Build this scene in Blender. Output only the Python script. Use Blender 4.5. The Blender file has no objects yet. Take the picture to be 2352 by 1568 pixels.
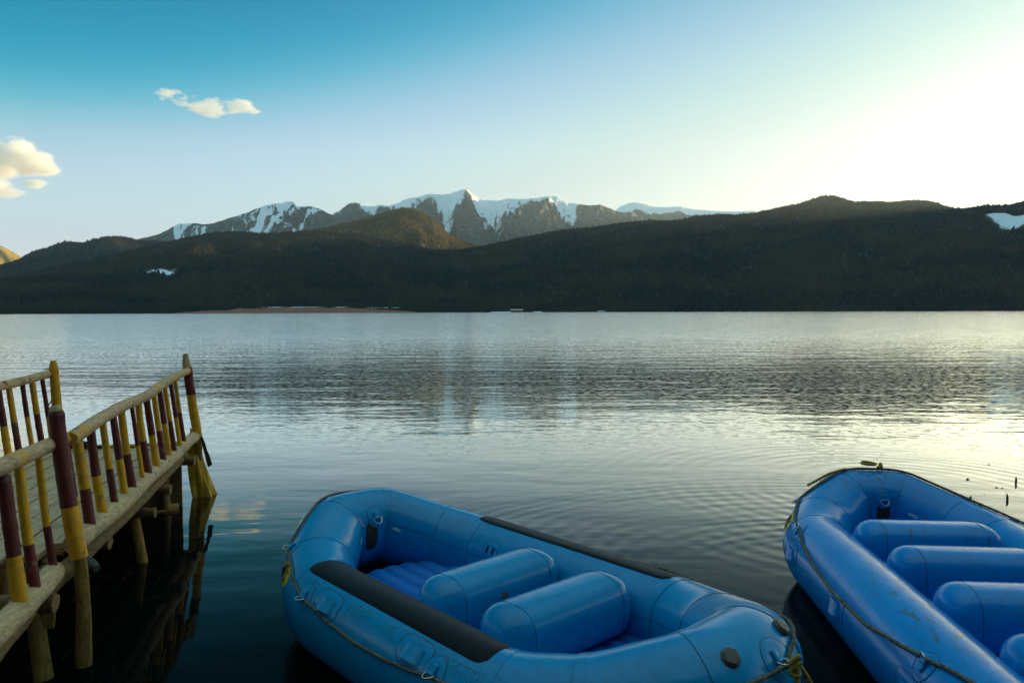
import bpy, math, random
import numpy as np
from mathutils import Vector, Matrix

# ------------------------------------------------------------------ camera, sky, sun, exposure
SC = bpy.context.scene
COL = SC.collection
CAM_H = 2.15
FPX = 1670.0                      # focal length for a 2352 px wide frame
PITCH = math.atan(122 / 2908)
ROLL = 0.0032
SUN_AZ = math.radians(48)         # to the right of the view axis (+Y)
SUN_EL = math.radians(7.0)

cam_d = bpy.data.cameras.new('camera')
cam_d.sensor_width = 36.0
cam_d.lens = FPX / 2352 * 36.0
cam_d.clip_start = 0.05
cam_d.clip_end = 60000
cam = bpy.data.objects.new('camera', cam_d)
COL.objects.link(cam)
cam.matrix_world = (Matrix.Translation((0, 0, CAM_H)) @ Matrix.Rotation(math.pi / 2 - PITCH, 4, 'X')
                    @ Matrix.Rotation(-ROLL, 4, 'Z'))
SC.camera = cam

SC.view_settings.view_transform = 'Standard'
SC.view_settings.look = 'None'
SC.view_settings.exposure = 0.9
SC.view_settings.gamma = 1.0
SC.render.engine = 'CYCLES'
SC.cycles.use_denoising = True
SC.cycles.max_bounces = 32
SC.cycles.diffuse_bounces = 4
SC.cycles.glossy_bounces = 6
SC.cycles.volume_bounces = 32
SC.cycles.sample_clamp_indirect = 6.0


def sock(nt, src, dst):
    nt.links.new(src, dst)


def node(nt, kind, props=None, **ins):
    n = nt.nodes.new(kind)
    for k, v in (props or {}).items():
        setattr(n, k, v)
    for k, v in ins.items():
        key = int(k[1:]) if k[0] == 'i' and k[1:].isdigit() else k.replace('_', ' ')
        s = n.inputs[key]
        if isinstance(v, bpy.types.NodeSocket):
            nt.links.new(v, s)
        else:
            s.default_value = v
    return n


def math_n(nt, op, a, b=None, clamp=False):
    n = nt.nodes.new('ShaderNodeMath')
    n.operation = op
    n.use_clamp = clamp
    for i, v in enumerate((a, b)):
        if v is None:
            continue
        if isinstance(v, bpy.types.NodeSocket):
            nt.links.new(v, n.inputs[i])
        else:
            n.inputs[i].default_value = v
    return n.outputs[0]


def ramp(nt, fac, stops, interp='LINEAR'):
    n = nt.nodes.new('ShaderNodeValToRGB')
    cr = n.color_ramp
    cr.interpolation = interp
    while len(cr.elements) < len(stops):
        cr.elements.new(0.5)
    for e, (p, c) in zip(cr.elements, stops):
        e.position = p
        e.color = (c, c, c, 1) if isinstance(c, (int, float)) else (*c, 1)
    nt.links.new(fac, n.inputs[0])
    return n.outputs[0]


def mixc(nt, fac, a, b, mode='MIX'):
    n = nt.nodes.new('ShaderNodeMix')
    n.data_type = 'RGBA'
    n.blend_type = mode
    for s, v in ((n.inputs[0], fac), (n.inputs[6], a), (n.inputs[7], b)):
        if isinstance(v, bpy.types.NodeSocket):
            nt.links.new(v, s)
        elif isinstance(v, (int, float)):
            s.default_value = v if s.type == 'VALUE' else (v, v, v, 1)
        else:
            s.default_value = (*v, 1)
    return n.outputs[2]


world = bpy.data.worlds.new('World')
SC.world = world
world.use_nodes = True
wt = world.node_tree
wt.nodes.clear()
sky = node(wt, 'ShaderNodeTexSky')
sky.sky_type = 'NISHITA'
sky.sun_disc = False
sky.sun_elevation = SUN_EL
sky.sun_rotation = SUN_AZ
sky.altitude = 3000
sky.air_density = 1.0
sky.dust_density = 1.1
sky.ozone_density = 1.4
# grade of the sky light itself: deep teal away from the sun, pale towards the horizon and the sun
pre = node(wt, 'ShaderNodeVectorMath', {'operation': 'SCALE'}, i0=sky.outputs[0], Scale=.112)
cur = node(wt, 'ShaderNodeRGBCurve', Color=pre.outputs[0])
for ch, pts in enumerate((
        ((0, 0), (.21, .003), (.268, .14), (.29, .27), (.36, .50), (.44, .58), (.58, .67), (.92, .84), (2.1, 1.40), (2.5, 2.2)),
        ((0, 0), (.38, .37), (.474, .54), (.52, .62), (.62, .71), (.73, .78), (.93, .80), (1.28, .92), (2.1, 1.42), (2.5, 2.2)),
        ((0, 0), (.62, .56), (.78, .74), (.85, .81), (.97, .85), (1.2, .79), (1.45, .80), (1.8, .84), (2.1, 1.0), (2.5, 1.5)))):
    c = cur.mapping.curves[ch]
    while len(c.points) < len(pts):
        c.points.new(.5, .5)
    for p, (x, y) in zip(c.points, pts):
        p.location = (x / 2.5, y / 2.3)
cur.mapping.extend = 'EXTRAPOLATED'
cur.mapping.use_clip = False
cur.mapping.update()
post = node(wt, 'ShaderNodeVectorMath', {'operation': 'SCALE'}, i0=cur.outputs[0], Scale=2.3 / (2 ** .9 * .15))
# added pale sky overhead, unseen above the picture, as fill for rafts and pier
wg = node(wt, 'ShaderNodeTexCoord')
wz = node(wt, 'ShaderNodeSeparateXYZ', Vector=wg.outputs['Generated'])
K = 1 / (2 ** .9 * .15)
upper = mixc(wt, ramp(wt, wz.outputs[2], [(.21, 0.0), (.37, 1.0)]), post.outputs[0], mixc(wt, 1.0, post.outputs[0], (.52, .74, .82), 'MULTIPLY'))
overhead_fill = mixc(wt, ramp(wt, wz.outputs[2], [(.55, 0.0), (.92, 1.0)]), upper, (.45 * K, .68 * K, .66 * K))
bg = node(wt, 'ShaderNodeBackground', Color=overhead_fill, Strength=0.15)
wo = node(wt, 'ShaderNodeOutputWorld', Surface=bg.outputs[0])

sun_d = bpy.data.lights.new('sun', 'SUN')
sun_d.energy = 5.0
sun_d.angle = math.radians(0.5)
sun_d.color = (1.0, 0.78, 0.40)
sun = bpy.data.objects.new('sun', sun_d)
COL.objects.link(sun)
sd = Vector((math.sin(SUN_AZ) * math.cos(SUN_EL), math.cos(SUN_AZ) * math.cos(SUN_EL), math.sin(SUN_EL)))
sun.rotation_euler = sd.to_track_quat('Z', 'Y').to_euler()
sun.location = sd * 50

# ------------------------------------------------------------------ helpers
rnd = random.Random(7)


def tag(o, label=None, cat=None, group=None, kind=None):
    if label: o['label'] = label
    if cat: o['category'] = cat
    if group: o['group'] = group
    if kind: o['kind'] = kind
    return o


def empty(name, loc=(0, 0, 0), rz=0.0):
    o = bpy.data.objects.new(name, None)
    o.empty_display_size = 0.2
    o.location = loc
    o.rotation_euler = (0, 0, rz)
    COL.objects.link(o)
    return o


class MB:
    """collects shapes and links them as one mesh object"""

    def __init__(self):
        self.v, self.f, self.m = [], [], []

    def add(self, verts, faces, mi=0):
        o = len(self.v)
        self.v.extend([tuple(map(float, p)) for p in verts])
        self.f.extend([tuple(i + o for i in f) for f in faces])
        if isinstance(mi, int):
            self.m.extend([mi] * len(faces))
        else:
            self.m.extend(mi)
        return self

    def box(self, c, size, rot=None, mi=0, bev=0.0):
        hx, hy, hz = size[0] / 2, size[1] / 2, size[2] / 2
        b = min(bev, hx * .9, hy * .9, hz * .9)
        if b <= 0:
            vs = [(x, y, z) for x in (-hx, hx) for y in (-hy, hy) for z in (-hz, hz)]
            fs = [(0, 1, 3, 2), (4, 6, 7, 5), (0, 4, 5, 1), (2, 3, 7, 6), (0, 2, 6, 4), (1, 5, 7, 3)]
        else:
            vs, fs = [], []
            outl = [(hx - b, -hy), (hx, -hy + b), (hx, hy - b), (hx - b, hy), (-hx + b, hy), (-hx, hy - b), (-hx, -hy + b), (-hx + b, -hy)]
            for k, (z, s) in enumerate(((-hz, b), (-hz + b, 0), (hz - b, 0), (hz, b))):
                for x, y in outl:
                    vs.append((x * (1 - s / hx), y * (1 - s / hy), z))
            for k in range(3):
                for i in range(8):
                    j = (i + 1) % 8
                    fs.append((k * 8 + i, k * 8 + j, k * 8 + 8 + j, k * 8 + 8 + i))
            fs.append(tuple(range(7, -1, -1)))
            fs.append(tuple(range(24, 32)))
        R = rot if rot is not None else Matrix.Identity(3)
        C = Vector(c)
        return self.add([R @ Vector(v) + C for v in vs], fs, mi)

    def build(self, name, mats, parent=None, smooth=True, label=None):
        me = bpy.data.meshes.new(name)
        me.from_pydata(self.v, [], self.f)
        for m in (mats if isinstance(mats, (list, tuple)) else [mats]):
            me.materials.append(m)
        me.polygons.foreach_set('material_index', self.m)
        me.polygons.foreach_set('use_smooth', [smooth] * len(self.f))
        me.update()
        if smooth:
            try:
                me.set_sharp_from_angle(angle=math.radians(50))
            except Exception:
                pass
        o = bpy.data.objects.new(name, me)
        COL.objects.link(o)
        if parent is not None:
            o.parent = parent
        if label:
            o['label'] = label
        return o


def frames(P, closed=False):
    P = [Vector(p) for p in P]
    n = len(P)
    T = []
    for i in range(n):
        if closed:
            t = P[(i + 1) % n] - P[i - 1]
        else:
            t = P[min(i + 1, n - 1)] - P[max(i - 1, 0)]
        T.append(t.normalized())
    ref = Vector((0, 0, 1)) if abs(T[0].z) < .9 else Vector((1, 0, 0))
    a = T[0].cross(ref).normalized()
    out = []
    for t in T:
        a = (a - t * a.dot(t))
        a = a.normalized() if a.length > 1e-6 else t.orthogonal().normalized()
        out.append((a, t.cross(a).normalized()))
    return P, T, out


def tube(mb, pts, r, sides=10, mi=0, closed=False, wob=0.0, cap=True, mats=None, rng=None, flat=(1, 1)):
    """sweep along points; r is a number or one number per point; mats: material index per segment"""
    P, T, F = frames(pts, closed)
    n = len(P)
    rs = r if isinstance(r, (list, tuple, np.ndarray)) else [r] * n
    g = rng or rnd
    lob = [1 + wob * g.uniform(-1, 1) for _ in range(sides)]
    vs, fs, ms = [], [], []
    for i in range(n):
        w = 1 + wob * .6 * g.uniform(-1, 1)
        for k in range(sides):
            a = 2 * math.pi * k / sides
            q = lob[k] * w * (1 + wob * .3 * g.uniform(-1, 1)) * rs[i]
            vs.append(P[i] + F[i][0] * (math.cos(a) * q * flat[0]) + F[i][1] * (math.sin(a) * q * flat[1]))
    m = n if closed else n - 1
    for i in range(m):
        j = (i + 1) % n
        for k in range(sides):
            l = (k + 1) % sides
            fs.append((i * sides + k, i * sides + l, j * sides + l, j * sides + k))
            ms.append(mats[i] if mats else mi)
    if cap and not closed:
        for e, i in ((0, 0), (1, n - 1)):
            c = len(vs)
            vs.append(P[i])
            for k in range(sides):
                l = (k + 1) % sides
                fs.append((c, i * sides + l, i * sides + k) if e == 0 else (c, i * sides + k, i * sides + l))
                ms.append(mats[min(i, m - 1)] if mats else mi)
    mb.add(vs, fs, ms)
    return mb


def lerp_pts(a, b, n, jit=0.0):
    a, b = Vector(a), Vector(b)
    out = []
    for i in range(n):
        p = a.lerp(b, i / (n - 1))
        if 0 < i < n - 1 and jit:
            p += Vector((rnd.uniform(-jit, jit), rnd.uniform(-jit, jit), rnd.uniform(-jit, jit)))
        out.append(p)
    return out


def catmull(P, k=6, closed=False):
    P = [Vector(p) for p in P]
    n = len(P)
    out = []
    for i in range(n if closed else n - 1):
        p0 = P[(i - 1) % n] if closed or i > 0 else P[0]
        p1, p2 = P[i], P[(i + 1) % n]
        p3 = P[(i + 2) % n] if closed or i + 2 < n else P[-1]
        for j in range(k):
            t = j / k
            out.append(.5 * ((2 * p1) + (p2 - p0) * t + (2 * p0 - 5 * p1 + 4 * p2 - p3) * t * t + (3 * p1 - p0 - 3 * p2 + p3) * t ** 3))
    if not closed:
        out.append(P[-1])
    return out


def ray(px, py):
    """direction of a picture point (2352 px wide frame); used once to measure where things stand"""
    x, y = px - 1176.0, py - 784.2
    c, s = math.cos(ROLL), math.sin(ROLL)
    x, y = x * c - y * s, x * s + y * c
    v = Vector((x, FPX, -y))
    return Matrix.Rotation(-PITCH, 3, 'X') @ v


def at_z(px, py, z):
    d = ray(px, py)
    k = (z - CAM_H) / d.z
    return Vector((d.x * k, d.y * k, z))


def at_y(px, py, y):
    d = ray(px, py)
    k = y / d.y
    return Vector((d.x * k, y, CAM_H + d.z * k))


# numpy gradient noise
_prm = np.random.default_rng(11).permutation(512)


def perlin(x, y, seed=0):
    x = np.asarray(x, float); y = np.asarray(y, float)
    xi = np.floor(x).astype(int); yi = np.floor(y).astype(int)
    xf = x - xi; yf = y - yi
    u = xf * xf * xf * (xf * (xf * 6 - 15) + 10); v = yf * yf * yf * (yf * (yf * 6 - 15) + 10)

    def g(ix, iy, dx, dy):
        h = _prm[(_prm[(ix + seed * 37) % 512] + iy) % 512]
        a = h * (2 * math.pi / 512)
        return np.cos(a) * dx + np.sin(a) * dy
    n00 = g(xi, yi, xf, yf); n10 = g(xi + 1, yi, xf - 1, yf)
    n01 = g(xi, yi + 1, xf, yf - 1); n11 = g(xi + 1, yi + 1, xf - 1, yf - 1)
    a = n00 + u * (n10 - n00); b = n01 + u * (n11 - n01)
    return (a + v * (b - a)) * 1.5


def fbm(x, y, oct=4, seed=0, gain=.5):
    s = 0; a = 1.0
    for o in range(oct):
        s = s + a * perlin(x * 2 ** o, y * 2 ** o, seed + o)
        a *= gain
    return s


def ridged(x, y, oct=4, seed=0, gain=.5):
    s = 0; a = 1.0
    for o in range(oct):
        s = s + a * (1 - 2 * np.abs(perlin(x * 2 ** o, y * 2 ** o, seed + o)))
        a *= gain
    return s


def sstep(a, b, x):
    t = np.clip((x - a) / (b - a), 0, 1)
    return t * t * (3 - 2 * t)


def np_mesh(name, V, F, mats, attrs=None, smooth=True, parent=None):
    me = bpy.data.meshes.new(name)
    V = np.asarray(V, np.float32); F = np.asarray(F, np.int32)
    me.vertices.add(len(V)); me.vertices.foreach_set('co', V.ravel())
    k = F.shape[1]
    me.loops.add(F.size); me.loops.foreach_set('vertex_index', F.ravel())
    me.polygons.add(len(F))
    me.polygons.foreach_set('loop_start', np.arange(0, F.size, k, dtype=np.int32))
    me.polygons.foreach_set('loop_total', np.full(len(F), k, np.int32))
    me.polygons.foreach_set('use_smooth', np.full(len(F), smooth))
    for m in (mats if isinstance(mats, list) else [mats]):
        me.materials.append(m)
    me.update(calc_edges=True)
    for an, av in (attrs or {}).items():
        at = me.attributes.new(an, 'FLOAT', 'POINT')
        at.data.foreach_set('value', np.asarray(av, np.float32))
    o = bpy.data.objects.new(name, me)
    COL.objects.link(o)
    if parent: o.parent = parent
    return o


def grid_faces(nu, nv):
    i = np.arange(nu - 1)[:, None] * nv + np.arange(nv - 1)[None]
    return np.stack([i, i + nv, i + nv + 1, i + 1], -1).reshape(-1, 4)


# ------------------------------------------------------------------ materials
def new_mat(name):
    m = bpy.data.materials.new(name)
    m.use_nodes = True
    nt = m.node_tree
    nt.nodes.clear()
    out = node(nt, 'ShaderNodeOutputMaterial')
    b = node(nt, 'ShaderNodeBsdfPrincipled')
    sock(nt, b.outputs[0], out.inputs[0])
    return m, nt, b


def setc(nt, b, key, v):
    s = b.inputs[key]
    if isinstance(v, bpy.types.NodeSocket):
        nt.links.new(v, s)
    elif s.type == 'RGBA':
        s.default_value = (*v, 1)
    else:
        s.default_value = v


def coords(nt, which='Object', scale=None):
    tc = node(nt, 'ShaderNodeTexCoord')
    o = tc.outputs[which]
    if scale:
        mp = node(nt, 'ShaderNodeMapping', Vector=o)
        mp.inputs['Scale'].default_value = scale
        o = mp.outputs[0]
    return o


def noise(nt, vec, scale, detail=4, rough=.55, out=0):
    n = node(nt, 'ShaderNodeTexNoise', Vector=vec, Scale=scale, Detail=detail, Roughness=rough)
    return n.outputs[out]


def bump(nt, b, h, strength, dist):
    n = node(nt, 'ShaderNodeBump', Strength=strength, Distance=dist, Height=h)
    sock(nt, n.outputs[0], b.inputs['Normal'])


def plain(name, col, rough=.5, metal=0.0, var=.25, scale=8, bs=0.0):
    m, nt, b = new_mat(name)
    c = coords(nt)
    f = noise(nt, c, scale)
    col2 = tuple(x * (1 - var) for x in col)
    setc(nt, b, 'Base Color', mixc(nt, f, col2, tuple(min(1, x * (1 + var)) for x in col)))
    setc(nt, b, 'Roughness', rough)
    setc(nt, b, 'Metallic', metal)
    if bs:
        bump(nt, b, f, bs, .01)
    return m


def rubber(name, c_a, c_b, scuffs=0.0, rough=.34):
    """coated raft fabric: faint weave, grime films and, if wanted, scuff marks on the top of the tube"""
    m, nt, b = new_mat(name)
    c = coords(nt)
    f = noise(nt, c, 1.6, 5, .6)
    f2 = noise(nt, c, 22, 5, .65)
    col = mixc(nt, ramp(nt, f, [(.32, 0.0), (.68, 1.0)]), c_a, c_b)
    col = mixc(nt, ramp(nt, f2, [(.48, 0.0), (.74, .5)]), col, tuple(x * .55 + .006 for x in c_a))
    # thin milky streaks of dried water
    st = noise(nt, coords(nt, 'Object', (3, 3, 30)), 2.2, 5, .7)
    col = mixc(nt, ramp(nt, st, [(.60, 0.0), (.82, .10)]), col, (.10, .40, .52))
    if scuffs:
        sc = noise(nt, coords(nt, 'Object', (5, 14, 3)), 2.0, 6, .75)
        big = noise(nt, c, 1.9, 2, .5)
        mk = math_n(nt, 'MULTIPLY', ramp(nt, sc, [(.555, 0.0), (.62, 1.0)]), ramp(nt, big, [(.43, 0.0), (.56, 1.0)]))
        sp = node(nt, 'ShaderNodeSeparateXYZ', Vector=c)
        mk = math_n(nt, 'MULTIPLY', mk, ramp(nt, sp.outputs[2], [(.50, 0.0), (.54, scuffs)]))
        col = mixc(nt, mk, col, (.10, .085, .06))
    setc(nt, b, 'Base Color', col)
    setc(nt, b, 'Specular IOR Level', .38)
    setc(nt, b, 'Roughness', math_n(nt, 'ADD', math_n(nt, 'MULTIPLY', f2, .12), rough - .06))
    fine = noise(nt, c, 420, 2, .5)
    crease = noise(nt, coords(nt, 'Object', (1, 1, 2.5)), 5, 5, .6)
    h = math_n(nt, 'ADD', math_n(nt, 'MULTIPLY', fine, .03), crease)
    bump(nt, b, h, .22, .012)
    return m


def paint_wood(name, col, wear=.5):
    m, nt, b = new_mat(name)
    c = coords(nt, 'Object', (14, 14, 2.0))
    c1 = coords(nt)
    g = noise(nt, c, 4, 6, .7)
    w = noise(nt, c1, 5.5, 7, .72)
    base = mixc(nt, g, tuple(x * .62 for x in col), tuple(min(1, x * 1.25) for x in col))
    wood = mixc(nt, g, (.10, .075, .045), (.34, .27, .18))
    msk = ramp(nt, w, [(.60 - .1 * (wear - .5), 0.0), (.70, .9)])
    base = mixc(nt, msk, base, wood)
    dirt = noise(nt, c1, 13, 5, .7)
    base = mixc(nt, ramp(nt, dirt, [(.52, 0.0), (.75, .55)]), base, (.03, .022, .015))
    setc(nt, b, 'Base Color', base)
    setc(nt, b, 'Roughness', .62)
    bump(nt, b, math_n(nt, 'ADD', g, math_n(nt, 'MULTIPLY', msk, -.5)), .6, .008)
    return m


def raw_wood(name, ca, cb, axis=(9, 1.2, 9), yellow=0.0, bark=False):
    m, nt, b = new_mat(name)
    c1 = coords(nt)
    c = coords(nt, 'Object', axis)
    g = noise(nt, c, 6, 7, .7)
    base = mixc(nt, ramp(nt, g, [(.3, 0.0), (.72, 1.0)]), ca, cb)
    st = noise(nt, c1, 3.2, 6, .7)
    base = mixc(nt, ramp(nt, st, [(.52, 0.0), (.72, .6)]), base, tuple(x * .3 for x in ca))
    ck = noise(nt, coords(nt, 'Object', (axis[0] * 1.6, axis[1] * .35, axis[2] * 1.6)), 3, 3, .6)
    base = mixc(nt, ramp(nt, ck, [(.485, 0.0), (.50, .8), (.515, 0.0)]), base, (.03, .022, .015))
    kn = node(nt, 'ShaderNodeTexVoronoi', Vector=c1, Scale=5.0)
    base = mixc(nt, ramp(nt, kn.outputs[0], [(.05, .85), (.12, 0.0)]), base, (.02, .015, .01))
    if yellow:
        y = noise(nt, c1, 2.3, 5, .65)
        base = mixc(nt, ramp(nt, y, [(.56, 0.0), (.62, yellow)]), base, (.80, .35, .012))
        y2 = noise(nt, coords(nt, 'Object', (1.1, 1.3, 1)), 3.1, 5, .65)
        base = mixc(nt, ramp(nt, y2, [(.64, 0.0), (.68, yellow)]), base, (.16, .02, .02))
    setc(nt, b, 'Base Color', base)
    setc(nt, b, 'Roughness', .8)
    h = g
    if bark:
        v = node(nt, 'ShaderNodeTexVoronoi', {'feature': 'DISTANCE_TO_EDGE'}, Vector=coords(nt, 'Object', (26, 8, 26)), Scale=2.4)
        h = math_n(nt, 'ADD', g, ramp(nt, v.outputs[0], [(0, 0.0), (.25, .45)]))
    bump(nt, b, h, .8, .012)
    return m


M = {}
M['blue_a'] = rubber('raft_fabric_azure', (.001, .250, .56), (.002, .295, .63), rough=.19)
M['blue_b'] = rubber('raft_fabric_blue', (.001, .235, .66), (.001, .275, .74), scuffs=.9, rough=.17)
M['floor_a'] = rubber('raft_floor_blue', (.003, .15, .56), (.005, .19, .64), rough=.45)
M['seam'] = plain('seam_line', (.003, .045, .11), .6)
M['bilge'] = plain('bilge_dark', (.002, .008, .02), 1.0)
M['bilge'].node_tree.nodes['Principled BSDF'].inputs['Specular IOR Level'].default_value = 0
M['black'] = plain('chafe_rubber', (.004, .004, .005), .42, var=.9, scale=9, bs=.12)
M['black'].node_tree.nodes['Principled BSDF'].inputs['Specular IOR Level'].default_value = .12
M['steel'] = plain('ring_steel', (.55, .55, .52), .3, 1.0, var=.1)
M['valve'] = plain('valve_plastic', (.085, .075, .06), .45, var=.5, scale=30)
M['badge'] = plain('badge_yellow', (.62, .42, .01), .45, var=.15)
M['ink'] = plain('badge_ink', (.008, .008, .008), .5)
M['panel'] = plain('warning_panel', (.014, .012, .008), .5)
M['panel_print'] = plain('warning_print', (.34, .19, .03), .6)
M['reflector'] = plain('reflective_tape', (.45, .62, .62), .3)
M['chalk'] = plain('faded_writing', (.05, .27, .36), .8, var=.7, scale=25)
M['yrope'] = plain('yellow_rope', (.36, .24, .03), .8, var=.4, scale=60, bs=.4)


def rope_mat():
    m, nt, b = new_mat('braided_rope')
    c = coords(nt)
    f = noise(nt, c, 70, 3, .6)
    g = noise(nt, c, 6, 3, .6)
    col = mixc(nt, ramp(nt, f, [(.42, 0.0), (.55, 1.0)]), (.018, .04, .04), (.20, .18, .12))
    col = mixc(nt, ramp(nt, g, [(.45, 0.0), (.65, .4)]), col, (.20, .13, .09))
    setc(nt, b, 'Base Color', col)
    setc(nt, b, 'Roughness', .85)
    bump(nt, b, f, .8, .006)
    return m


M['rope'] = rope_mat()
M['yellow'] = paint_wood('yellow_paint', (1.0, .39, .005), .55)
M['maroon'] = paint_wood('maroon_paint', (.15, .012, .009), .75)
M['log'] = raw_wood('weathered_log', (.40, .27, .14), (.86, .60, .33))
M['rail'] = raw_wood('handrail_wood', (.42, .25, .12), (.86, .56, .30), yellow=.9)
M['bark'] = raw_wood('bark_log', (.16, .08, .028), (.44, .25, .08), bark=True)
M['leg'] = raw_wood('yellowed_leg', (.17, .085, .016), (.48, .26, .045), axis=(9, 9, 1.2))
M['deck'] = raw_wood('deck_board', (.42, .29, .16), (.80, .57, .35))
M['tarp'] = plain('yellow_tarp', (.55, .30, .008), .5, var=.7, scale=7, bs=.3)
M['brown_cloth'] = plain('brown_cloth', (.05, .032, .022), .8, var=.4)
M['dark_cloth'] = plain('dark_cloth', (.02, .018, .016), .85, var=.4)
M['reed'] = plain('reed_brown', (.05, .018, .010), .7, var=.5)


def water_mat():
    m = bpy.data.materials.new('lake_water')
    m.use_nodes = True
    nt = m.node_tree
    nt.nodes.clear()
    # height of the ripples as a node group, evaluated three times to get its slope
    g = bpy.data.node_groups.new('ripple_height', 'ShaderNodeTree')
    g.interface.new_socket('Vector', in_out='INPUT', socket_type='NodeSocketVector')
    g.interface.new_socket('Height', in_out='OUTPUT', socket_type='NodeSocketFloat')
    gi = g.nodes.new('NodeGroupInput'); go = g.nodes.new('NodeGroupOutput')
    P = gi.outputs[0]
    sp = node(g, 'ShaderNodeSeparateXYZ', Vector=P)
    dist = sp.outputs[1]

    def layer(scale3, sc, det, rough):
        mp = node(g, 'ShaderNodeMapping', Vector=P)
        mp.inputs['Scale'].default_value = scale3
        return math_n(g, 'SUBTRACT', noise(g, mp.outputs[0], sc, det, rough), .5)

    def falloff(pts):
        # amplitude against distance from the shore (log scale)
        l = math_n(g, 'DIVIDE', math_n(g, 'LOGARITHM', math_n(g, 'MAXIMUM', dist, 1.0), 10.0), 3.5)
        return ramp(g, l, [(math.log10(d) / 3.5, a) for d, a in pts])
    # wind ripples
    patch = ramp(g, layer((.35, 1, 1), .055, 3, .6), [(.42 - .5 + .0, 0.55), (.58 - .5 + .2, 1.25)])
    rip = layer((.72, 1.0, 1), 7.5, 3, .6)
    rip = math_n(g, 'MULTIPLY', math_n(g, 'MAXIMUM', math_n(g, 'SUBTRACT', rip, .03), 0.0), 2.4)
    A = falloff([(5, .0), (9, .010), (12, .035), (15, .060), (22, .10), (28, .16), (38, .30), (3000, .30)])
    h = math_n(g, 'MULTIPLY', math_n(g, 'MULTIPLY', rip, A), .070)
    # long crested wind lanes far out
    far = layer((.14, 1.0, 1), .9, 3, .65)
    B = falloff([(14, .0), (30, .35), (80, 1.0), (3000, 1.3)])
    h = math_n(g, 'ADD', h, math_n(g, 'MULTIPLY', math_n(g, 'MULTIPLY', far, B), .085))
    # slow swell everywhere
    sw = layer((.45, 1.0, 1), .75, 2, .5)
    h = math_n(g, 'ADD', h, math_n(g, 'MULTIPLY', sw, .012))
    sw2 = layer((.4, 1.0, 1), 2.6, 2, .5)
    h = math_n(g, 'ADD', h, math_n(g, 'MULTIPLY', sw2, .0045))
    # rings spreading from the moored rafts
    for (cx, cy, lam, amp, r0, r1) in ((2.9, 5.2, .19, .0009, 1.0, 5.0), (4.9, 8.6, .24, .0010, .6, 6.0)):
        d = node(g, 'ShaderNodeVectorMath', {'operation': 'DISTANCE'}, i0=P)
        d.inputs[1].default_value = (cx, cy, 0)
        dd = math_n(g, 'ADD', d.outputs['Value'], math_n(g, 'MULTIPLY', sw, .5))
        s = math_n(g, 'SINE', math_n(g, 'MULTIPLY', dd, 2 * math.pi / lam))
        env = ramp(g, math_n(g, 'DIVIDE', d.outputs['Value'], 10.0), [(r0 / 10, 0.0), (r0 / 10 + .12, 1.0), (r1 / 10, 0.0)])
        br = ramp(g, math_n(g, 'ADD', layer((1, 1, 1), .5, 2, .5), .5), [(.38, 0.1), (.6, 1.0)])
        h = math_n(g, 'ADD', h, math_n(g, 'MULTIPLY', math_n(g, 'MULTIPLY', s, math_n(g, 'MULTIPLY', env, br)), amp))
    sock(g, h, go.inputs[0])

    c = coords(nt, 'Object')
    E = .012

    def H(off):
        v = node(nt, 'ShaderNodeVectorMath', {'operation': 'ADD'}, i0=c)
        v.inputs[1].default_value = off
        q = nt.nodes.new('ShaderNodeGroup'); q.node_tree = g
        sock(nt, v.outputs[0], q.inputs[0])
        return q.outputs[0]
    h0 = H((0, 0, 0))
    sx = math_n(nt, 'DIVIDE', math_n(nt, 'SUBTRACT', h0, H((E, 0, 0))), E)
    sy = math_n(nt, 'DIVIDE', math_n(nt, 'SUBTRACT', h0, H((0, E, 0))), E)
    # the wind blows towards the shore: ripples are steeper on the shoreward face
    sep = node(nt, 'ShaderNodeSeparateXYZ', Vector=c)
    lee = ramp(nt, math_n(nt, 'DIVIDE', sep.outputs[1], 60.0), [(.38, 0.0), (.58, .45), (1.0, 1.0)])
    sy = math_n(nt, 'SUBTRACT', sy, math_n(nt, 'MULTIPLY', lee, .075))
    cb = node(nt, 'ShaderNodeCombineXYZ', X=sx, Y=sy, Z=1.0)
    nv = node(nt, 'ShaderNodeVectorMath', {'operation': 'NORMALIZE'}, i0=cb.outputs[0])
    fr = node(nt, 'ShaderNodeFresnel', IOR=1.33, Normal=nv.outputs[0])
    k = ramp(nt, fr.outputs[0], [(.03, .004), (.09, .022), (.15, .11), (.28, .48), (.39, .80), (.55, .97), (1, 1.0)])
    gl = node(nt, 'ShaderNodeBsdfGlossy', Color=(.97, .96, .93, 1), Roughness=.02, Normal=nv.outputs[0])
    df = node(nt, 'ShaderNodeBsdfDiffuse', Color=(.003, .005, .005, 1))
    mx = node(nt, 'ShaderNodeMixShader', i0=k, i1=df.outputs[0], i2=gl.outputs[0])
    out = node(nt, 'ShaderNodeOutputMaterial', Surface=mx.outputs[0])
    return m


def forest_mat(name, ca, cb, cc, sc=.02):
    m, nt, b = new_mat(name)
    c = coords(nt)
    f = noise(nt, c, sc * 8, 4, .7)
    g = noise(nt, c, sc * .25, 4, .6)
    col = mixc(nt, ramp(nt, f, [(.3, 0.0), (.7, 1.0)]), ca, cb)
    col = mixc(nt, ramp(nt, g, [(.44, 0.0), (.58, .9)]), col, cc)
    setc(nt, b, 'Base Color', col)
    setc(nt, b, 'Roughness', .95)
    setc(nt, b, 'Specular IOR Level', .1)
    return m


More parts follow.
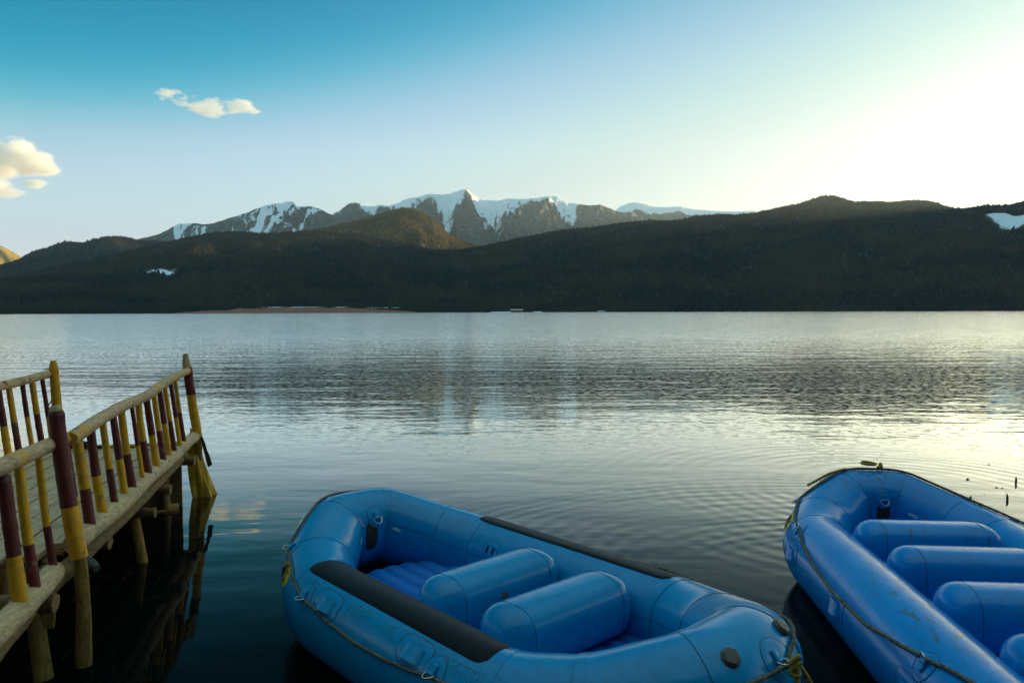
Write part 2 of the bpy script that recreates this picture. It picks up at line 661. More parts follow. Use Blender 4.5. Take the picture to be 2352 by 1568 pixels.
def hill_mat(name, ground_a, ground_b, snow=(.82, .86, .92), sc=.01, dust=0.0):
    m, nt, b = new_mat(name)
    c = coords(nt)
    f = noise(nt, c, sc * 6, 6, .7)
    col = mixc(nt, f, ground_a, ground_b)
    if dust:
        # bare winter wood with snow between the stems
        st = noise(nt, coords(nt, 'Object', (1, .7, .8)), sc * 7, 7, .8)
        col = mixc(nt, ramp(nt, st, [(.46, 0.0), (.68, dust)]), col, (.38, .39, .42))
    at = node(nt, 'ShaderNodeAttribute', {'attribute_name': 'snow'})
    fine = noise(nt, coords(nt, 'Object', (1, 1, .9)), sc * 4.5, 9, .8)
    s = math_n(nt, 'ADD', at.outputs['Fac'], math_n(nt, 'MULTIPLY', math_n(nt, 'SUBTRACT', fine, .5), 1.5))
    k = ramp(nt, s, [(.42, 0.0), (.58, 1.0)])
    col = mixc(nt, k, col, snow)
    setc(nt, b, 'Base Color', col)
    setc(nt, b, 'Roughness', .9)
    setc(nt, b, 'Specular IOR Level', .15)
    return m


M['water'] = water_mat()
M['wood_dark'] = forest_mat('evergreen_wood', (.016, .026, .030), (.048, .054, .050), (.072, .058, .036))
M['wood_sunlit'] = forest_mat('sun_gold_wood', (.07, .06, .034), (.19, .125, .05), (.24, .145, .04))  # golden sunlight on the central hill is put into the tree colour
M['hill'] = hill_mat('forest_floor', (.020, .028, .022), (.045, .048, .034))
M['mtn'] = hill_mat('winter_mountain', (.030, .029, .024), (.10, .085, .062), dust=.75, sc=.008)
M['gold'] = hill_mat('sunlit_gold_mountain', (.22, .15, .04), (.42, .30, .08), sc=.006)  # sunlight on the far left peak is put into this ground colour
M['bank'] = plain('red_bank', (.24, .085, .045), .9, var=.5, scale=.03)
M['earth'] = plain('bank_earth', (.030, .030, .020), .9, var=.5, scale=1.2)
M['snow'] = plain('old_snow', (.78, .82, .88), .8, var=.12, scale=.1)
M['housewall'] = plain('house_wall', (.22, .09, .07), .8)
M['roofsnow'] = plain('house_roof', (.5, .5, .52), .7)

# ------------------------------------------------------------------ water and near bank
V = [(-9000, -60, 0), (9000, -60, 0), (9000, 9500, 0), (-9000, 9500, 0)]
o = MB().add(V, [(0, 1, 2, 3)]).build('water', M['water'], smooth=False)
tag(o, 'calm lake water, glassy near the rafts and wind rippled farther out', 'lake', kind='structure')

# bank behind the photographer; steep hillside added unseen to block the rear sky
nu, nv = 61, 40
th = np.linspace(math.radians(180 - 12), math.radians(360 + 12), nu)
rr = np.r_[0.0, np.geomspace(.6, 900, nv - 1)]
TH, RR = np.meshgrid(th, rr, indexing='ij')
X = RR * np.cos(TH); Y = -1.6 + RR * np.sin(TH)
Z = .45 * sstep(0, 2.5, -(Y + 1.2)) - .12 + 1.5 * np.minimum(200, np.maximum(0, -(Y + 3))) * sstep(-3, -9, Y) + .10 * fbm(X * .6, Y * .6, 4, 3) * np.minimum(1, RR / 4) + fbm(X * .02, Y * .02, 4, 9) * 10 * sstep(40, 200, RR)
Z = np.where(Y > -1.2, -.12, Z)
o = np_mesh('ground', np.stack([X, Y, Z], -1).reshape(-1, 3), grid_faces(nu, nv), M['earth'], smooth=True)
tag(o, 'dark earthen lake bank behind the camera, with a steep unseen slope added to block the rear sky', 'ground', kind='structure')

# ------------------------------------------------------------------ hills and mountains
HILLS = {}


def ridge(name, mat, prof, D1, D0, nu, nt, seed, amp=.05, power=1.2, fine=.004, z0=-1.0, spur=0.0, spur_f=1.0,
          snow=None, back=.45, label='', warp=.6, facets=None):
    """a mountain side: from its foot at distance D0 up to a crest at distance D1 whose skyline is prof, and down behind"""
    P = [ray(px, py) for px, py in prof]
    az = np.array([math.atan2(p.x, p.y) for p in P])
    el = np.array([p.z / math.hypot(p.x, p.y) for p in P])
    a = np.linspace(az[0], az[-1], nu)
    e = np.interp(a, az, el)
    zr = CAM_H + e * D1
    zr = zr + fine * D1 * fbm(a * 60, a * 0 + .5, 5, seed, .6) * .5
    t = np.r_[np.linspace(0, 1, nt), 1 + np.linspace(.06, 1, 10) * back]
    A, T = np.meshgrid(a, t, indexing='ij')
    ZR = zr[:, None]
    Tc = np.minimum(T, 1)
    R = D0 + (D1 - D0) * T
    Z = z0 + (ZR - z0) * np.where(T <= 1, Tc ** power, 1 - (T - 1) / back * .6 - .15 * np.minimum(1, (T - 1) * 8))
    env = np.clip(Tc * (1 - Tc) * 4, 0, 1) * (T <= 1)
    env2 = np.clip((1 - Tc) * 3, 0, 1) * np.clip(Tc * 5, 0, 1)
    S = A * D1
    Z = Z + amp * ZR * fbm(S / (.16 * D1), R / (.16 * D1), 5, seed + 3) * env
    if spur:
        w = warp * fbm(S / (.12 * D1), R / (.2 * D1), 3, seed + 5) * .5
        rg = ridged(S / (.075 * D1) * spur_f + w * 1.5, T * .9 + 3.1, 3, seed + 7, .45)
        Z = Z + spur * ZR * (rg - .75) * env2 * (.35 + .65 * Tc)
    rg = None
    if facets:
        amp_f, cr = facets
        xs = np.array([pa(c) for c, _ in cr]); ys = np.array([v for _, v in cr])
        Aw = A + .0055 * fbm(A * 90, T * 5, 4, seed + 12) * (1.2 - Tc) + .0015 * fbm(A * 400, T * 30, 2, seed + 14)
        Aw = Aw + (.012 * (Tc - .85))
        rg = np.interp(Aw, xs, ys)
        sub = 1 - 2 * np.abs(perlin(S / (.018 * D1), T * 2.2, seed + 15))
        rg = rg + .22 * (sub - .5)
        Z = Z + .022 * ZR * ridged(S / (.016 * D1) + 1.5 * T, T * 5, 4, seed + 17, .55) * np.clip((1 - T) * 12, 0, 1)
        Z = Z + amp_f * ZR * (rg - .8) * np.clip((1 - Tc) * 4, 0, 1) * np.clip(Tc * 3, 0, 1)
    X = R * np.sin(A); Y = R * np.cos(A)
    if facets:
        return finish(name, mat, snow(A, T, S, Z, ZR, rg), X, Y, Z, nu, t, a, label, seed)
    sn = np.zeros_like(Z) if snow is None else snow(A, T, S, Z, ZR)
    return finish(name, mat, sn, X, Y, Z, nu, t, a, label, seed)


def finish(name, mat, sn, X, Y, Z, nu, t, a, label, seed):
    Vv = np.stack([X, Y, Z], -1)
    o = np_mesh(name, Vv.reshape(-1, 3), grid_faces(nu, len(t)), mat, {'snow': sn.ravel()})
    tag(o, label, 'hills' if 'hill' in name else 'mountain', kind='structure')
    HILLS[name + str(seed)] = (a, t, Vv)
    return o, a, t, Vv


def pa(px):
    return math.atan((px - 1176) / FPX)


# far snowy peaks
def snow_peak(A, T, S, Z, ZR, rg):
    n = fbm(A * 110, T * 8, 4, 5)
    line = .60 + .30 * np.clip(rg, 0, 1.1) ** .75
    line = line + .30 * sstep(pa(1300), pa(1345), A) + .16 * sstep(pa(900), pa(850), A)
    s = .5 + (T - line) * 2.6 + .30 * n
    rock = ridged(A * 150 + T * 6 * np.sign(np.sin(A * 75)), T * 9, 4, 44) * sstep(.98, .7, T)
    return np.clip(s, -.6, 1.0) - .42 * np.clip(rock, 0, 1) * sstep(1.0, .86, T)


prof_centre = [(640, 575), (700, 540), (740, 508), (770, 490), (800, 469), (815, 467), (850, 474), (880, 470), (895, 474), (940, 455), (960, 452),
               (985, 444), (1010, 447), (1040, 444), (1058, 437), (1072, 436), (1085, 448), (1110, 458), (1145, 462), (1160, 459), (1200, 456),
               (1230, 455), (1258, 450), (1275, 451), (1310, 466), (1340, 469), (1380, 472), (1420, 487), (1450, 487), (1480, 500), (1530, 520), (1600, 545), (1700, 570)]
ridge('snowy_mountain', M['mtn'], prof_centre, 6200, 3600, 420, 130, 31, amp=.025, power=1.0, fine=.0026, facets=(.13, ((640, .2), (700, .9), (740, .5), (800, 1.0), (845, .35), (895, .95), (930, .3), (984, 1.0), (1026, .0), (1076, 1.05), (1122, .02), (1150, .3), (1243, 1.15), (1312, .15), (1345, .7), (1380, .5), (1420, .9), (1470, .4), (1530, .9), (1700, .3))),
      snow=snow_peak, label='central snow capped mountain ridge with dark bare wooded spurs')


def snow_left(A, T, S, Z, ZR, rg):
    n = fbm(A * 110, T * 9, 4, 8)
    q = (A - pa(640)) * 85 - (T - .6) * 6.0 + .8 * fbm(A * 40, T * 4, 3, 77)           # gullies run down to the left
    band = fbm(q * 1.0, T * .8, 4, 12, .6)
    inside = sstep(pa(520), pa(548), A + .05 * (.8 - T)) * sstep(pa(722), pa(672), A - .10 * (T - .75))
    left = sstep(pa(398), pa(412), A) * sstep(pa(500), pa(455), A) * sstep(.42, .60, T)
    a = inside * (.66 + 1.0 * band + .4 * n)
    b = left * (.75 + .9 * band + .3 * n)
    return np.maximum(a, b) - .1 + .35 * sstep(.93, 1, T) * sstep(pa(600), pa(650), A) * sstep(pa(730), pa(700), A)


prof_left = [(200, 590), (300, 556), (330, 546), (360, 540), (395, 522), (410, 516), (445, 514), (470, 516), (490, 511), (515, 507), (560, 490), (590, 479),
             (610, 471), (635, 467), (660, 462), (672, 463), (682, 474), (710, 474), (735, 480), (758, 490), (780, 500), (850, 530), (950, 560)]
ridge('snowy_mountain', M['mtn'], prof_left, 5600, 3500, 340, 130, 41, amp=.025, power=1.0, fine=.0024, facets=(.13, ((200, .3), (300, .9), (345, .4), (385, .9), (430, .3), (480, .9), (520, .4), (575, .8), (600, .5), (640, .9), (668, .4), (715, 1.0), (755, .5), (800, .9), (950, .3))),
      snow=snow_left, label='left snowy mountain with diagonal white gullies')


def snow_right(A, T, S, Z, ZR, rg=None):
    n = fbm(A * 90, T * 6, 4, 15)
    return 1.1 * sstep(.86, .965, T + .03 * n + .04 * sstep(pa(1600), pa(1450), A) - .035 * sstep(pa(1560), pa(1660), A))


prof_right = [(1330, 530), (1385, 500), (1410, 486), (1425, 474), (1445, 467), (1462, 465), (1480, 468), (1500, 474), (1530, 476), (1565, 474), (1590, 480),
              (1640, 484), (1690, 486), (1715, 484), (1730, 483), (1760, 492), (1800, 500), (1900, 520), (2000, 540)]
ridge('snowy_mountain', M['mtn'], prof_right, 7000, 4300, 200, 90, 51, amp=.04, power=.95, fine=.0008, spur=.07,
      snow=snow_right, label='flat topped snowfield far right behind the dark ridge')

prof_gold = [(-260, 520), (-160, 535), (-60, 548), (-10, 560), (12, 569), (30, 579), (48, 590), (80, 612), (140, 640)]
ridge('sun_tinted_mountain', M['gold'], prof_gold, 6800, 4500, 120, 60, 61, amp=.08, power=1.0, fine=.002, spur=.10, spur_f=1.6,
      snow=lambda A, T, S, Z, ZR: .25 * sstep(.8, 1, T) + .25 * fbm(A * 120, T * 8, 3, 4), label='small peak at the far left edge, its sunlit gold put into the colour')

prof_mid = [(-500, 640), (-200, 632), (-60, 622), (0, 612), (40, 600), (75, 581), (110, 571), (140, 560), (150, 557), (190, 560), (215, 551), (240, 547), (262, 545),
            (300, 550), (330, 556), (400, 558), (500, 566), (640, 585), (760, 600)]
ridge('wooded_hill', M['hill'], prof_mid, 3900, 2300, 260, 60, 71, amp=.07, power=1.0, fine=.0012, spur=.08,
      label='grey wooded hills behind the left shore')

# central wooded hill with its crest running towards the water
prof_c = [(560, 556), (640, 542), (700, 533), (745, 526), (790, 516), (850, 501), (890, 489), (925, 480), (942, 481), (962, 487), (994, 505), (1012, 522),
          (1030, 541), (1070, 560), (1120, 572), (1200, 600)]


def crest(A, T):
    return pa(925) + (1 - T) * .10


o_c, a_c, t_c, V_c = ridge('wooded_hill', M['hill'], prof_c, 3300, 2100, 200, 80, 81, amp=.05, power=1.0, fine=.0012, spur=.06,
                           label='central wooded hill with a sunlit right flank')

prof_front = [(-900, 640), (-400, 640), (-150, 640), (0, 642), (40, 636), (100, 622), (180, 606), (230, 596), (300, 580), (350, 566), (400, 556), (450, 545), (500, 537), (560, 536), (600, 540), (640, 538), (700, 534),
              (760, 536), (830, 542), (880, 552), (940, 566), (1000, 578), (1060, 577), (1100, 570), (1150, 560), (1200, 549), (1260, 537), (1310, 529), (1370, 525), (1420, 517),
              (1470, 512), (1500, 510), (1530, 513), (1560, 508), (1600, 500), (1640, 497), (1690, 496), (1730, 494), (1765, 487), (1800, 478), (1840, 471), (1870, 460),
              (1895, 454), (1918, 454), (1940, 462), (1965, 468), (2010, 466), (2050, 468), (2085, 465), (2120, 464), (2150, 469), (2185, 481), (2210, 484),
              (2235, 480), (2265, 474), (2300, 476), (2350, 468), (2420, 455), (2520, 430), (2700, 380), (3000, 310), (3500, 250), (4200, 200)]
o_f, a_f, t_f, V_f = ridge('wooded_hill', M['hill'], prof_front, 2700, 1210, 1000, 150, 91, amp=.07, power=.92, fine=.0009, spur=.08, spur_f=1.1,
                           label='long dark forested ridge along the far shore rising to the right')

# low front spur on the left, greener wood
prof_low = [(-900, 640), (-300, 648), (-100, 646), (0, 645), (120, 637), (250, 632), (330, 639), (400, 641), (440, 648), (490, 665), (540, 690), (575, 712), (620, 722)]
o_l, a_l, t_l, V_l = ridge('wooded_hill', M['hill'], prof_low, 1800, 1190, 200, 50, 101, amp=.04, power=.85, fine=.0012,
                           label='low dark green wooded spur on the left shore')
prof_low2 = [(960, 722), (1010, 700), (1060, 688), (1120, 684), (1200, 690), (1300, 700), (1400, 712), (1450, 722)]
o_m, a_m, t_m, V_m = ridge('wooded_hill', M['hill'], prof_low2, 1500, 1195, 90, 30, 111, amp=.04, power=.8, fine=.0012,
                           label='low wooded knoll on the middle of the far shore')


def find_on(layer, px, py):
    a, t, Vv = layer
    r = ray(px, py)
    i = int(np.argmin(np.abs(a - math.atan2(r.x, r.y))))
    el = (Vv[i, :, 2] - CAM_H) / np.hypot(Vv[i, :, 0], Vv[i, :, 1])
    j = int(np.argmin(np.abs(el - r.z / math.hypot(r.x, r.y)) + 10 * (t > 1)))
    return Vv[i, j], i, j


# snowy clearings in the wood
CLEAR = []
SNOWF = 0.0
for layer, obj, px, py, hw, ht in (((a_f, t_f, V_f), o_f, 2322, 506, 45, .06), ((a_f, t_f, V_f), o_f, 371, 625.5, 33, .030)):
    p, i, j = find_on(layer, px, py)
    a, t, Vv = layer
    wa = hw / FPX
    A, T = np.meshgrid(a, t, indexing='ij')
    if obj is o_f:
        q = 1.25 - np.hypot((A - a[i]) / wa, (T - t[j]) / ht)
    else:
        q = 0.0 * A
    CLEAR.append((layer[2], a[i], t[j], wa, ht, obj is o_f))
    if obj is o_f:
        obj.data.attributes['snow'].data.foreach_set('value', np.maximum(SNOWF, np.clip(q, 0, .7 if px > 2000 else 1)).astype(np.float32).ravel())
        SNOWF = np.maximum(SNOWF, np.clip(q, 0, 1))


def forest(layer, n, seed, hmin, hmax, name, label, amin=None, amax=None, t0=.005, t1=1.01, mat=None, clear=True):
    """a far-off wood: thousands of small pointed crowns standing on a hillside, one mass"""
    a, t, Vv = layer
    g = np.random.default_rng(seed)
    amin = a[0] if amin is None else amin
    amax = a[-1] if amax is None else amax
    aa = g.uniform(amin, amax, n); tt = t0 + (t1 - t0) * g.uniform(0, 1, n)
    k = n // 9
    tt[:k] = g.uniform(.975, 1.012, k)                  # close-set along the crest
    k2 = n // 14
    tt[k:k + k2] = g.uniform(.0, .02, k2)
    keep = np.ones(n, bool)
    if clear:
        for Vq, ca, ct, wa, ht, on in CLEAR:
            if Vq is Vv and on:
                keep &= ~(np.hypot((aa - ca) / wa, (tt - ct) / ht) < 1.05)
    dn = fbm(aa * 40, tt * 8, 3, seed)
    aa, tt = aa[keep], tt[keep]
    n = len(aa)
    fi = np.interp(aa, a, np.arange(len(a))); fj = np.interp(tt, t, np.arange(len(t)))
    i0 = np.clip(fi.astype(int), 0, len(a) - 2); j0 = np.clip(fj.astype(int), 0, len(t) - 2)
    u = (fi - i0)[:, None]; v = (fj - j0)[:, None]
    P = (Vv[i0, j0] * (1 - u) + Vv[i0 + 1, j0] * u) * (1 - v) + (Vv[i0, j0 + 1] * (1 - u) + Vv[i0 + 1, j0 + 1] * u) * v
    D = np.hypot(P[:, 0], P[:, 1])
    h = g.uniform(hmin, hmax, n) * (.75 + .6 * g.random(n) ** 3)
    w = h * g.uniform(.16, .30, n)
    S = 5
    ang = np.arange(S) / S * 2 * np.pi
    ph = g.uniform(0, 6.28, n)
    ca, sa = np.cos(ang[None] + ph[:, None]), np.sin(ang[None] + ph[:, None])

    def ring(z, r):
        jit = g.uniform(.7, 1.3, (n, S))
        return np.stack([P[:, :1] + ca * r[:, None] * jit, P[:, 1:2] + sa * r[:, None] * jit, P[:, 2:3] + (z[:, None] + 0 * ca)], -1)
    r0 = ring(-h * .05, w * .95); r1 = ring(h * .45, w * .75)
    lean = g.uniform(-.05, .05, (n, 2)) * h[:, None]
    top = np.concatenate([P[:, :2] + lean, (P[:, 2] + h)[:, None]], 1)[:, None]
    VV = np.concatenate([r0, r1, top], 1).reshape(-1, 3)
    b = (np.arange(n) * (2 * S + 1))[:, None]
    fs = []
    for s in range(S):
        q = (s + 1) % S
        fs.append(np.concatenate([b + s, b + q, b + S + q], 1)); fs.append(np.concatenate([b + s, b + S + q, b + S + s], 1))
        fs.append(np.concatenate([b + S + s, b + S + q, b + 2 * S], 1))
    o = np_mesh(name, VV, np.concatenate(fs), mat or M['wood_dark'], smooth=False)
    tag(o, label, 'forest', kind='stuff')
    return o


forest((a_f, t_f, V_f), 95000, 1, 6, 10.5, 'forest', 'dark evergreen forest covering the long ridge beyond the lake', amin=pa(-60), amax=pa(2700))
forest((a_l, t_l, V_l), 22000, 2, 5, 8, 'forest', 'green forest on the low spur at the left shore', amin=pa(-120))
forest((a_m, t_m, V_m), 7000, 3, 4.5, 7, 'forest', 'forest on the low knoll across the lake')
forest((a_c, t_c, V_c), 26000, 4, 7, 11, 'forest', 'forest on the central hill below the snowy peaks, sunlit gold put into its colour', mat=M['wood_sunlit'])
forest((a_f, t_f, V_f), 9000, 5, 6, 11, 'forest', 'dark trees lining the far water edge', amin=pa(-60), amax=pa(2500), t0=0, t1=.03)
HM = HILLS['wooded_hill71']
forest(HM, 16000, 6, 8, 12, 'forest', 'grey green forest on the far left hills', amin=pa(-100), t0=.3)

# red-brown shore flat, snow strips, little red house
def strip(name, px0, px1, py_top, D, depth, mat, label, cat, seed, kind='structure', z=0.3, taper=.35):
    nu, nv = 90, 10
    a = np.linspace(pa(px0), pa(px1), nu)
    e = np.minimum(1, np.minimum(np.arange(nu), nu - 1 - np.arange(nu)) / (nu * taper))
    top = CAM_H + (714 - py_top) / FPX * (D + depth)
    t = np.linspace(0, 1, nv)
    A, T = np.meshgrid(a, t, indexing='ij')
    R = D + depth * T
    Z = -.3 + (top + .3) * e[:, None] ** .6 * T ** .8 * (1 + .22 * fbm(A * 60, T * 2, 3, seed)) + z * T
    return tag(np_mesh(name, np.stack([R * np.sin(A), R * np.cos(A), Z], -1).reshape(-1, 3), grid_faces(nu, nv), mat), label, cat, kind=kind)


strip('shore_flat', 400, 960, 705.5, 1120, 95, M['bank'], 'bare red brown shore flat across the lake', 'shore', 5)
for k, (x0, x1, y0, lab) in enumerate(((436, 505, 708.5, 'snow strip at the left end of the red shore flat'), (600, 740, 704.5, 'long snow strip along the back of the red shore flat'),
                                       (835, 925, 706.0, 'snow strip at the right end of the red shore flat'), (1128, 1185, 716.6, 'snow strip at the water edge beside the red house'),
                                       (1225, 1245, 716.6, 'short snow strip on the water edge right of the red house'), (1372, 1390, 715.4, 'small bright snow heap on the middle water edge'),
                                       (760, 800, 704.8, 'tiny snow strip behind the red shore flat'))):
    D = 1216 if k in (0, 1, 2, 6) else 1170
    a0, a1 = pa(x0), pa(x1)
    zt = CAM_H + (714.6 - y0) / FPX * D
    mb = MB()
    n = 24
    vs, fs = [], []
    for i in range(n):
        a = a0 + (a1 - a0) * i / (n - 1)
        e = math.sin(math.pi * i / (n - 1)) ** .4 * (.3 + .5 * rnd.random())
        for r, z in ((D, zt - 1.6 * e), (D + 1, zt - .2 + .5 * e), (D + 9, zt + .8 * e), (D + 12, zt - 2)):
            vs.append((r * math.sin(a), r * math.cos(a), z))
    for i in range(n - 1):
        for q in range(3):
            fs.append((i * 4 + q, i * 4 + 4 + q, i * 4 + 5 + q, i * 4 + 1 + q))
    tag(mb.add(vs, fs).build('snow_patch', M['snow']), lab, 'snow', kind='structure')
hp = at_y(1187, 717, 1140)
house = empty('lakeside_house', (hp.x, hp.y, 0))
tag(house, 'small low red house at the water edge across the lake', 'house')
MB().box((0, 0, 1.6), (19, 7, 3.6)).build('wall', M['housewall'], house, smooth=False)
MB().add([(-10, -4.4, 3.4), (10, -4.4, 3.4), (10, 4.4, 3.4), (-10, 4.4, 3.4), (-10, 0, 5.0), (10, 0, 5.0)],
         [(0, 1, 5, 4), (2, 3, 4, 5), (0, 4, 3), (1, 2, 5), (3, 2, 1, 0)]).build('roof', M['roofsnow'], house, smooth=False)

# ------------------------------------------------------------------ haze over the lake
hm = bpy.data.materials.new('haze')
hm.use_nodes = True
hn = hm.node_tree
hn.nodes.clear()
ho = node(hn, 'ShaderNodeOutputMaterial')
hv = node(hn, 'ShaderNodeVolumePrincipled', Density=2.7e-5)
hv.inputs['Color'].default_value = (.72, .86, 1, 1)
hv.inputs['Anisotropy'].default_value = .68
sock(hn, hv.outputs[0], ho.inputs['Volume'])
tag(MB().box((0, 4900, 660), (15000, 14000, 1330)).build('haze', hm, smooth=False), kind='stuff')

# ------------------------------------------------------------------ clouds
def cloud(label, blobs, dist, density, seed, thresh=.0, rag=3.0, st=(.7, .7, 1.0)):
    """blobs: picture x, y, radius x, radius y measured once; the cloud is a solid volume of that size"""
    cs = []
    for px, py, rx, ry in blobs:
        d = ray(px, py)
        k = dist / d.y
        c = d * k + Vector((0, 0, CAM_H))
        s = dist / FPX
        cs.append((c, rx * s, (rx + ry) * .5 * s, ry * s))
    org = sum((c[0] for c in cs), Vector()) / len(cs)
    mb = MB()
    for c, a, b_, h in cs:
        n, mlat = 20, 11
        vs, fs = [], []
        for i in range(mlat + 1):
            ph = math.pi * i / mlat
            for q in range(n):
                th = 2 * math.pi * q / n
                vs.append(c - org + Vector((a * 1.06 * math.sin(ph) * math.cos(th), b_ * 1.06 * math.sin(ph) * math.sin(th), h * 1.06 * math.cos(ph))))
        for i in range(mlat):
            for q in range(n):
                fs.append((i * n + q, i * n + n + q, i * n + n + (q + 1) % n, i * n + (q + 1) % n))
        mb.add(vs, fs)
    m = bpy.data.materials.new('cloud_vapour')
    m.use_nodes = True
    nt = m.node_tree
    nt.nodes.clear()
    out = node(nt, 'ShaderNodeOutputMaterial')
    pv = node(nt, 'ShaderNodeVolumePrincipled')
    pv.inputs['Color'].default_value = (1, 1, 1, 1)
    pv.inputs['Anisotropy'].default_value = .1
    sock(nt, pv.outputs[0], out.inputs['Volume'])
    P = coords(nt, 'Object')
    best = None
    for c, a, b_, h in cs:
        q = node(nt, 'ShaderNodeVectorMath', {'operation': 'SUBTRACT'}, i0=P)
        q.inputs[1].default_value = c - org
        q2 = node(nt, 'ShaderNodeVectorMath', {'operation': 'DIVIDE'}, i0=q.outputs[0])
        q2.inputs[1].default_value = (a, b_, h)
        ln = node(nt, 'ShaderNodeVectorMath', {'operation': 'LENGTH'}, i0=q2.outputs[0])
        f = math_n(nt, 'SUBTRACT', 1.0, ln.outputs['Value'])
        best = f if best is None else math_n(nt, 'MAXIMUM', best, f)
    s = dist / FPX
    n1 = noise(nt, coords(nt, 'Object', st), 1 / (30 * s), 8, .64)
    f = math_n(nt, 'ADD', best, math_n(nt, 'MULTIPLY', math_n(nt, 'SUBTRACT', n1, .60 + thresh), rag))
    f = ramp(nt, f, [(.0, 0.0), (.30, 1.0)])
    f = math_n(nt, 'MULTIPLY', f, ramp(nt, best, [(.0, 0.0), (.22, 1.0)]))
    sock(nt, math_n(nt, 'MULTIPLY', f, density), pv.inputs['Density'])
    o = mb.build('cloud', m)
    o.location = org
    rm = o.modifiers.new('union', 'REMESH')
    rm.mode = 'VOXEL'
    rm.voxel_size = 4.5 * s
    tag(o, label, 'cloud')
    return o


cloud('bright puffy cloud low at the left edge of the sky', [(40, 358, 62, 48), (-20, 374, 80, 42), (78, 378, 60, 34), (108, 388, 40, 18), (20, 374, 74, 24), (-70, 346, 70, 44)], 7600, .010, 1, thresh=-.07, rag=2.3)
cloud('small yellow cloud below the bright puffy one', [(-14, 424, 50, 18), (12, 441, 50, 15), (-44, 434, 56, 26), (80, 423, 36, 12)], 8600, .008, 2, thresh=-.05, rag=3.2)
cloud('thin white wispy cloud high in the left sky', [(388, 218, 38, 18), (422, 229, 44, 18), (458, 243, 42, 18), (490, 247, 46, 27), (545, 247, 46, 20), (572, 252, 34, 12)], 7600, .009, 3, thresh=-.01, rag=4.2, st=(.5, .5, 1.3))

# ------------------------------------------------------------------ wooden pier
PN = Vector((-2.486, 3.53, 0)); PD = Vector((-.2405, .9707, 0)).normalized(); PL = Vector((-.9707, -.2405, 0)).normalized()
LEAN = Vector((-.135, .02, 1.0))
PW = 1.45


def pe(s, z, off=0.0):
    """point on the pier: s metres along its right edge, off metres to the left"""
    return PN + PD * s + PL * off + Vector((0, 0, z))


def s_at(px, py, z, off=0.0):
    r = ray(px, py)
    q = r.x / r.y
    b = PN + PL * off
    return (q * b.y - b.x) / (PD.x - q * PD.y)


pier = empty('wooden_pier', tuple(pe(2.3, 0, PW / 2)))
tag(pier, 'rough wooden pier with painted log railings at the left edge of the lake', 'pier')


def prt(mb, name, mats, parent=None, label=None, smooth=True):
    """build in world space, keep local coordinates of the pier"""
    off = pier.location
    mb.v = [(x - off.x, y - off.y, z - off.z) for x, y, z in mb.v]
    return mb.build(name, mats, pier if parent is None else parent, smooth, label)


# deck boards run along the pier; their ends are ragged beside the front post
mb = MB()
nb = 8
wb = PW / nb
for k in range(nb):
    o0 = .03 + k * wb
    s0 = (1.18, .95, .62, -.2, -1.0, -1.2, -1.2, -1.2)[k] + rnd.uniform(-.04, .04)
    s1 = 4.78 + rnd.uniform(-.05, .06)
    z = .655 + rnd.uniform(-.006, .006)
    n = 14
    vs, fs = [], []
    for i in range(n + 1):
        s = s0 + (s1 - s0) * i / n
        dz = rnd.uniform(-.004, .004)
        a, b = o0 + .007 + rnd.uniform(-.003, .003), o0 + wb - .007 + rnd.uniform(-.003, .003)
        e = rnd.uniform(-.03, .03) if i in (0, n) else 0
        for off, zz in ((a, z - .035), (a, z - .003 + dz), (a + .006, z + dz), (b - .006, z + dz * .5), (b, z - .003 + dz), (b, z - .035)):
            vs.append(pe(s + e, zz, off))
    for i in range(n):
        for q in range(6):
            fs.append((i * 6 + q, i * 6 + (q + 1) % 6, i * 6 + 6 + (q + 1) % 6, i * 6 + 6 + q))
    fs.append(tuple(range(5, -1, -1))); fs.append(tuple(range(n * 6, n * 6 + 6)))
    mb.add(vs, fs)
prt(mb, 'deck', M['deck'], smooth=False)


def log(name, pts, r, mat, sides=14, wob=.05, parent=None, k=5, label=None, flat=(1, 1)):
    P = catmull(pts, k) if len(pts) > 2 else lerp_pts(pts[0], pts[1], 10)
    n = len(P)
    rr_ = r if isinstance(r, (list, tuple)) else [r, r]
    rs = [rr_[0] + (rr_[-1] - rr_[0]) * i / (n - 1) for i in range(n)]
    rs[0] *= .93; rs[-1] *= .93
    mb = tube(MB(), P, rs, sides, wob=wob, flat=flat)
    return prt(mb, name, mat, parent, label)


# right edge beam: a squared weathered log the balusters stand in
log('edge_beam', [pe(.96, .715, .01), pe(2.0, .70, -.005), pe(2.9, .705, .012), pe(3.8, .695, 0), pe(4.6, .705, .01), pe(5.02, .70, .0)], (.066, .062), M['log'], wob=.05)
log('edge_beam', [pe(-1.4, .60, .02), pe(-.6, .605, .035), pe(.2, .615, .02), pe(.76, .62, .05)], (.075, .06), M['log'], wob=.07, label='broken near length of the edge beam')
log('edge_beam', [pe(-1.2, .70, PW - .01), pe(1.2, .71, PW + .01), pe(3.2, .70, PW), pe(5.0, .70, PW)], (.06, .055), M['log'], wob=.06)
# bark covered stringers underneath
log('stringer', [pe(.15, .50, .12), pe(1.2, .555, .05), pe(2.4, .565, .03), pe(3.6, .56, .04), pe(4.7, .55, .06)], (.058, .05), M['bark'], wob=.08)
log('stringer', [pe(-1.4, .47, .06), pe(-.5, .485, .05), pe(.45, .49, .10)], (.07, .055), M['bark'], wob=.09)
log('stringer', [pe(-1.2, .57, 1.2), pe(2, .58, 1.2), pe(4.7, .57, 1.2)], (.06, .06), M['bark'])
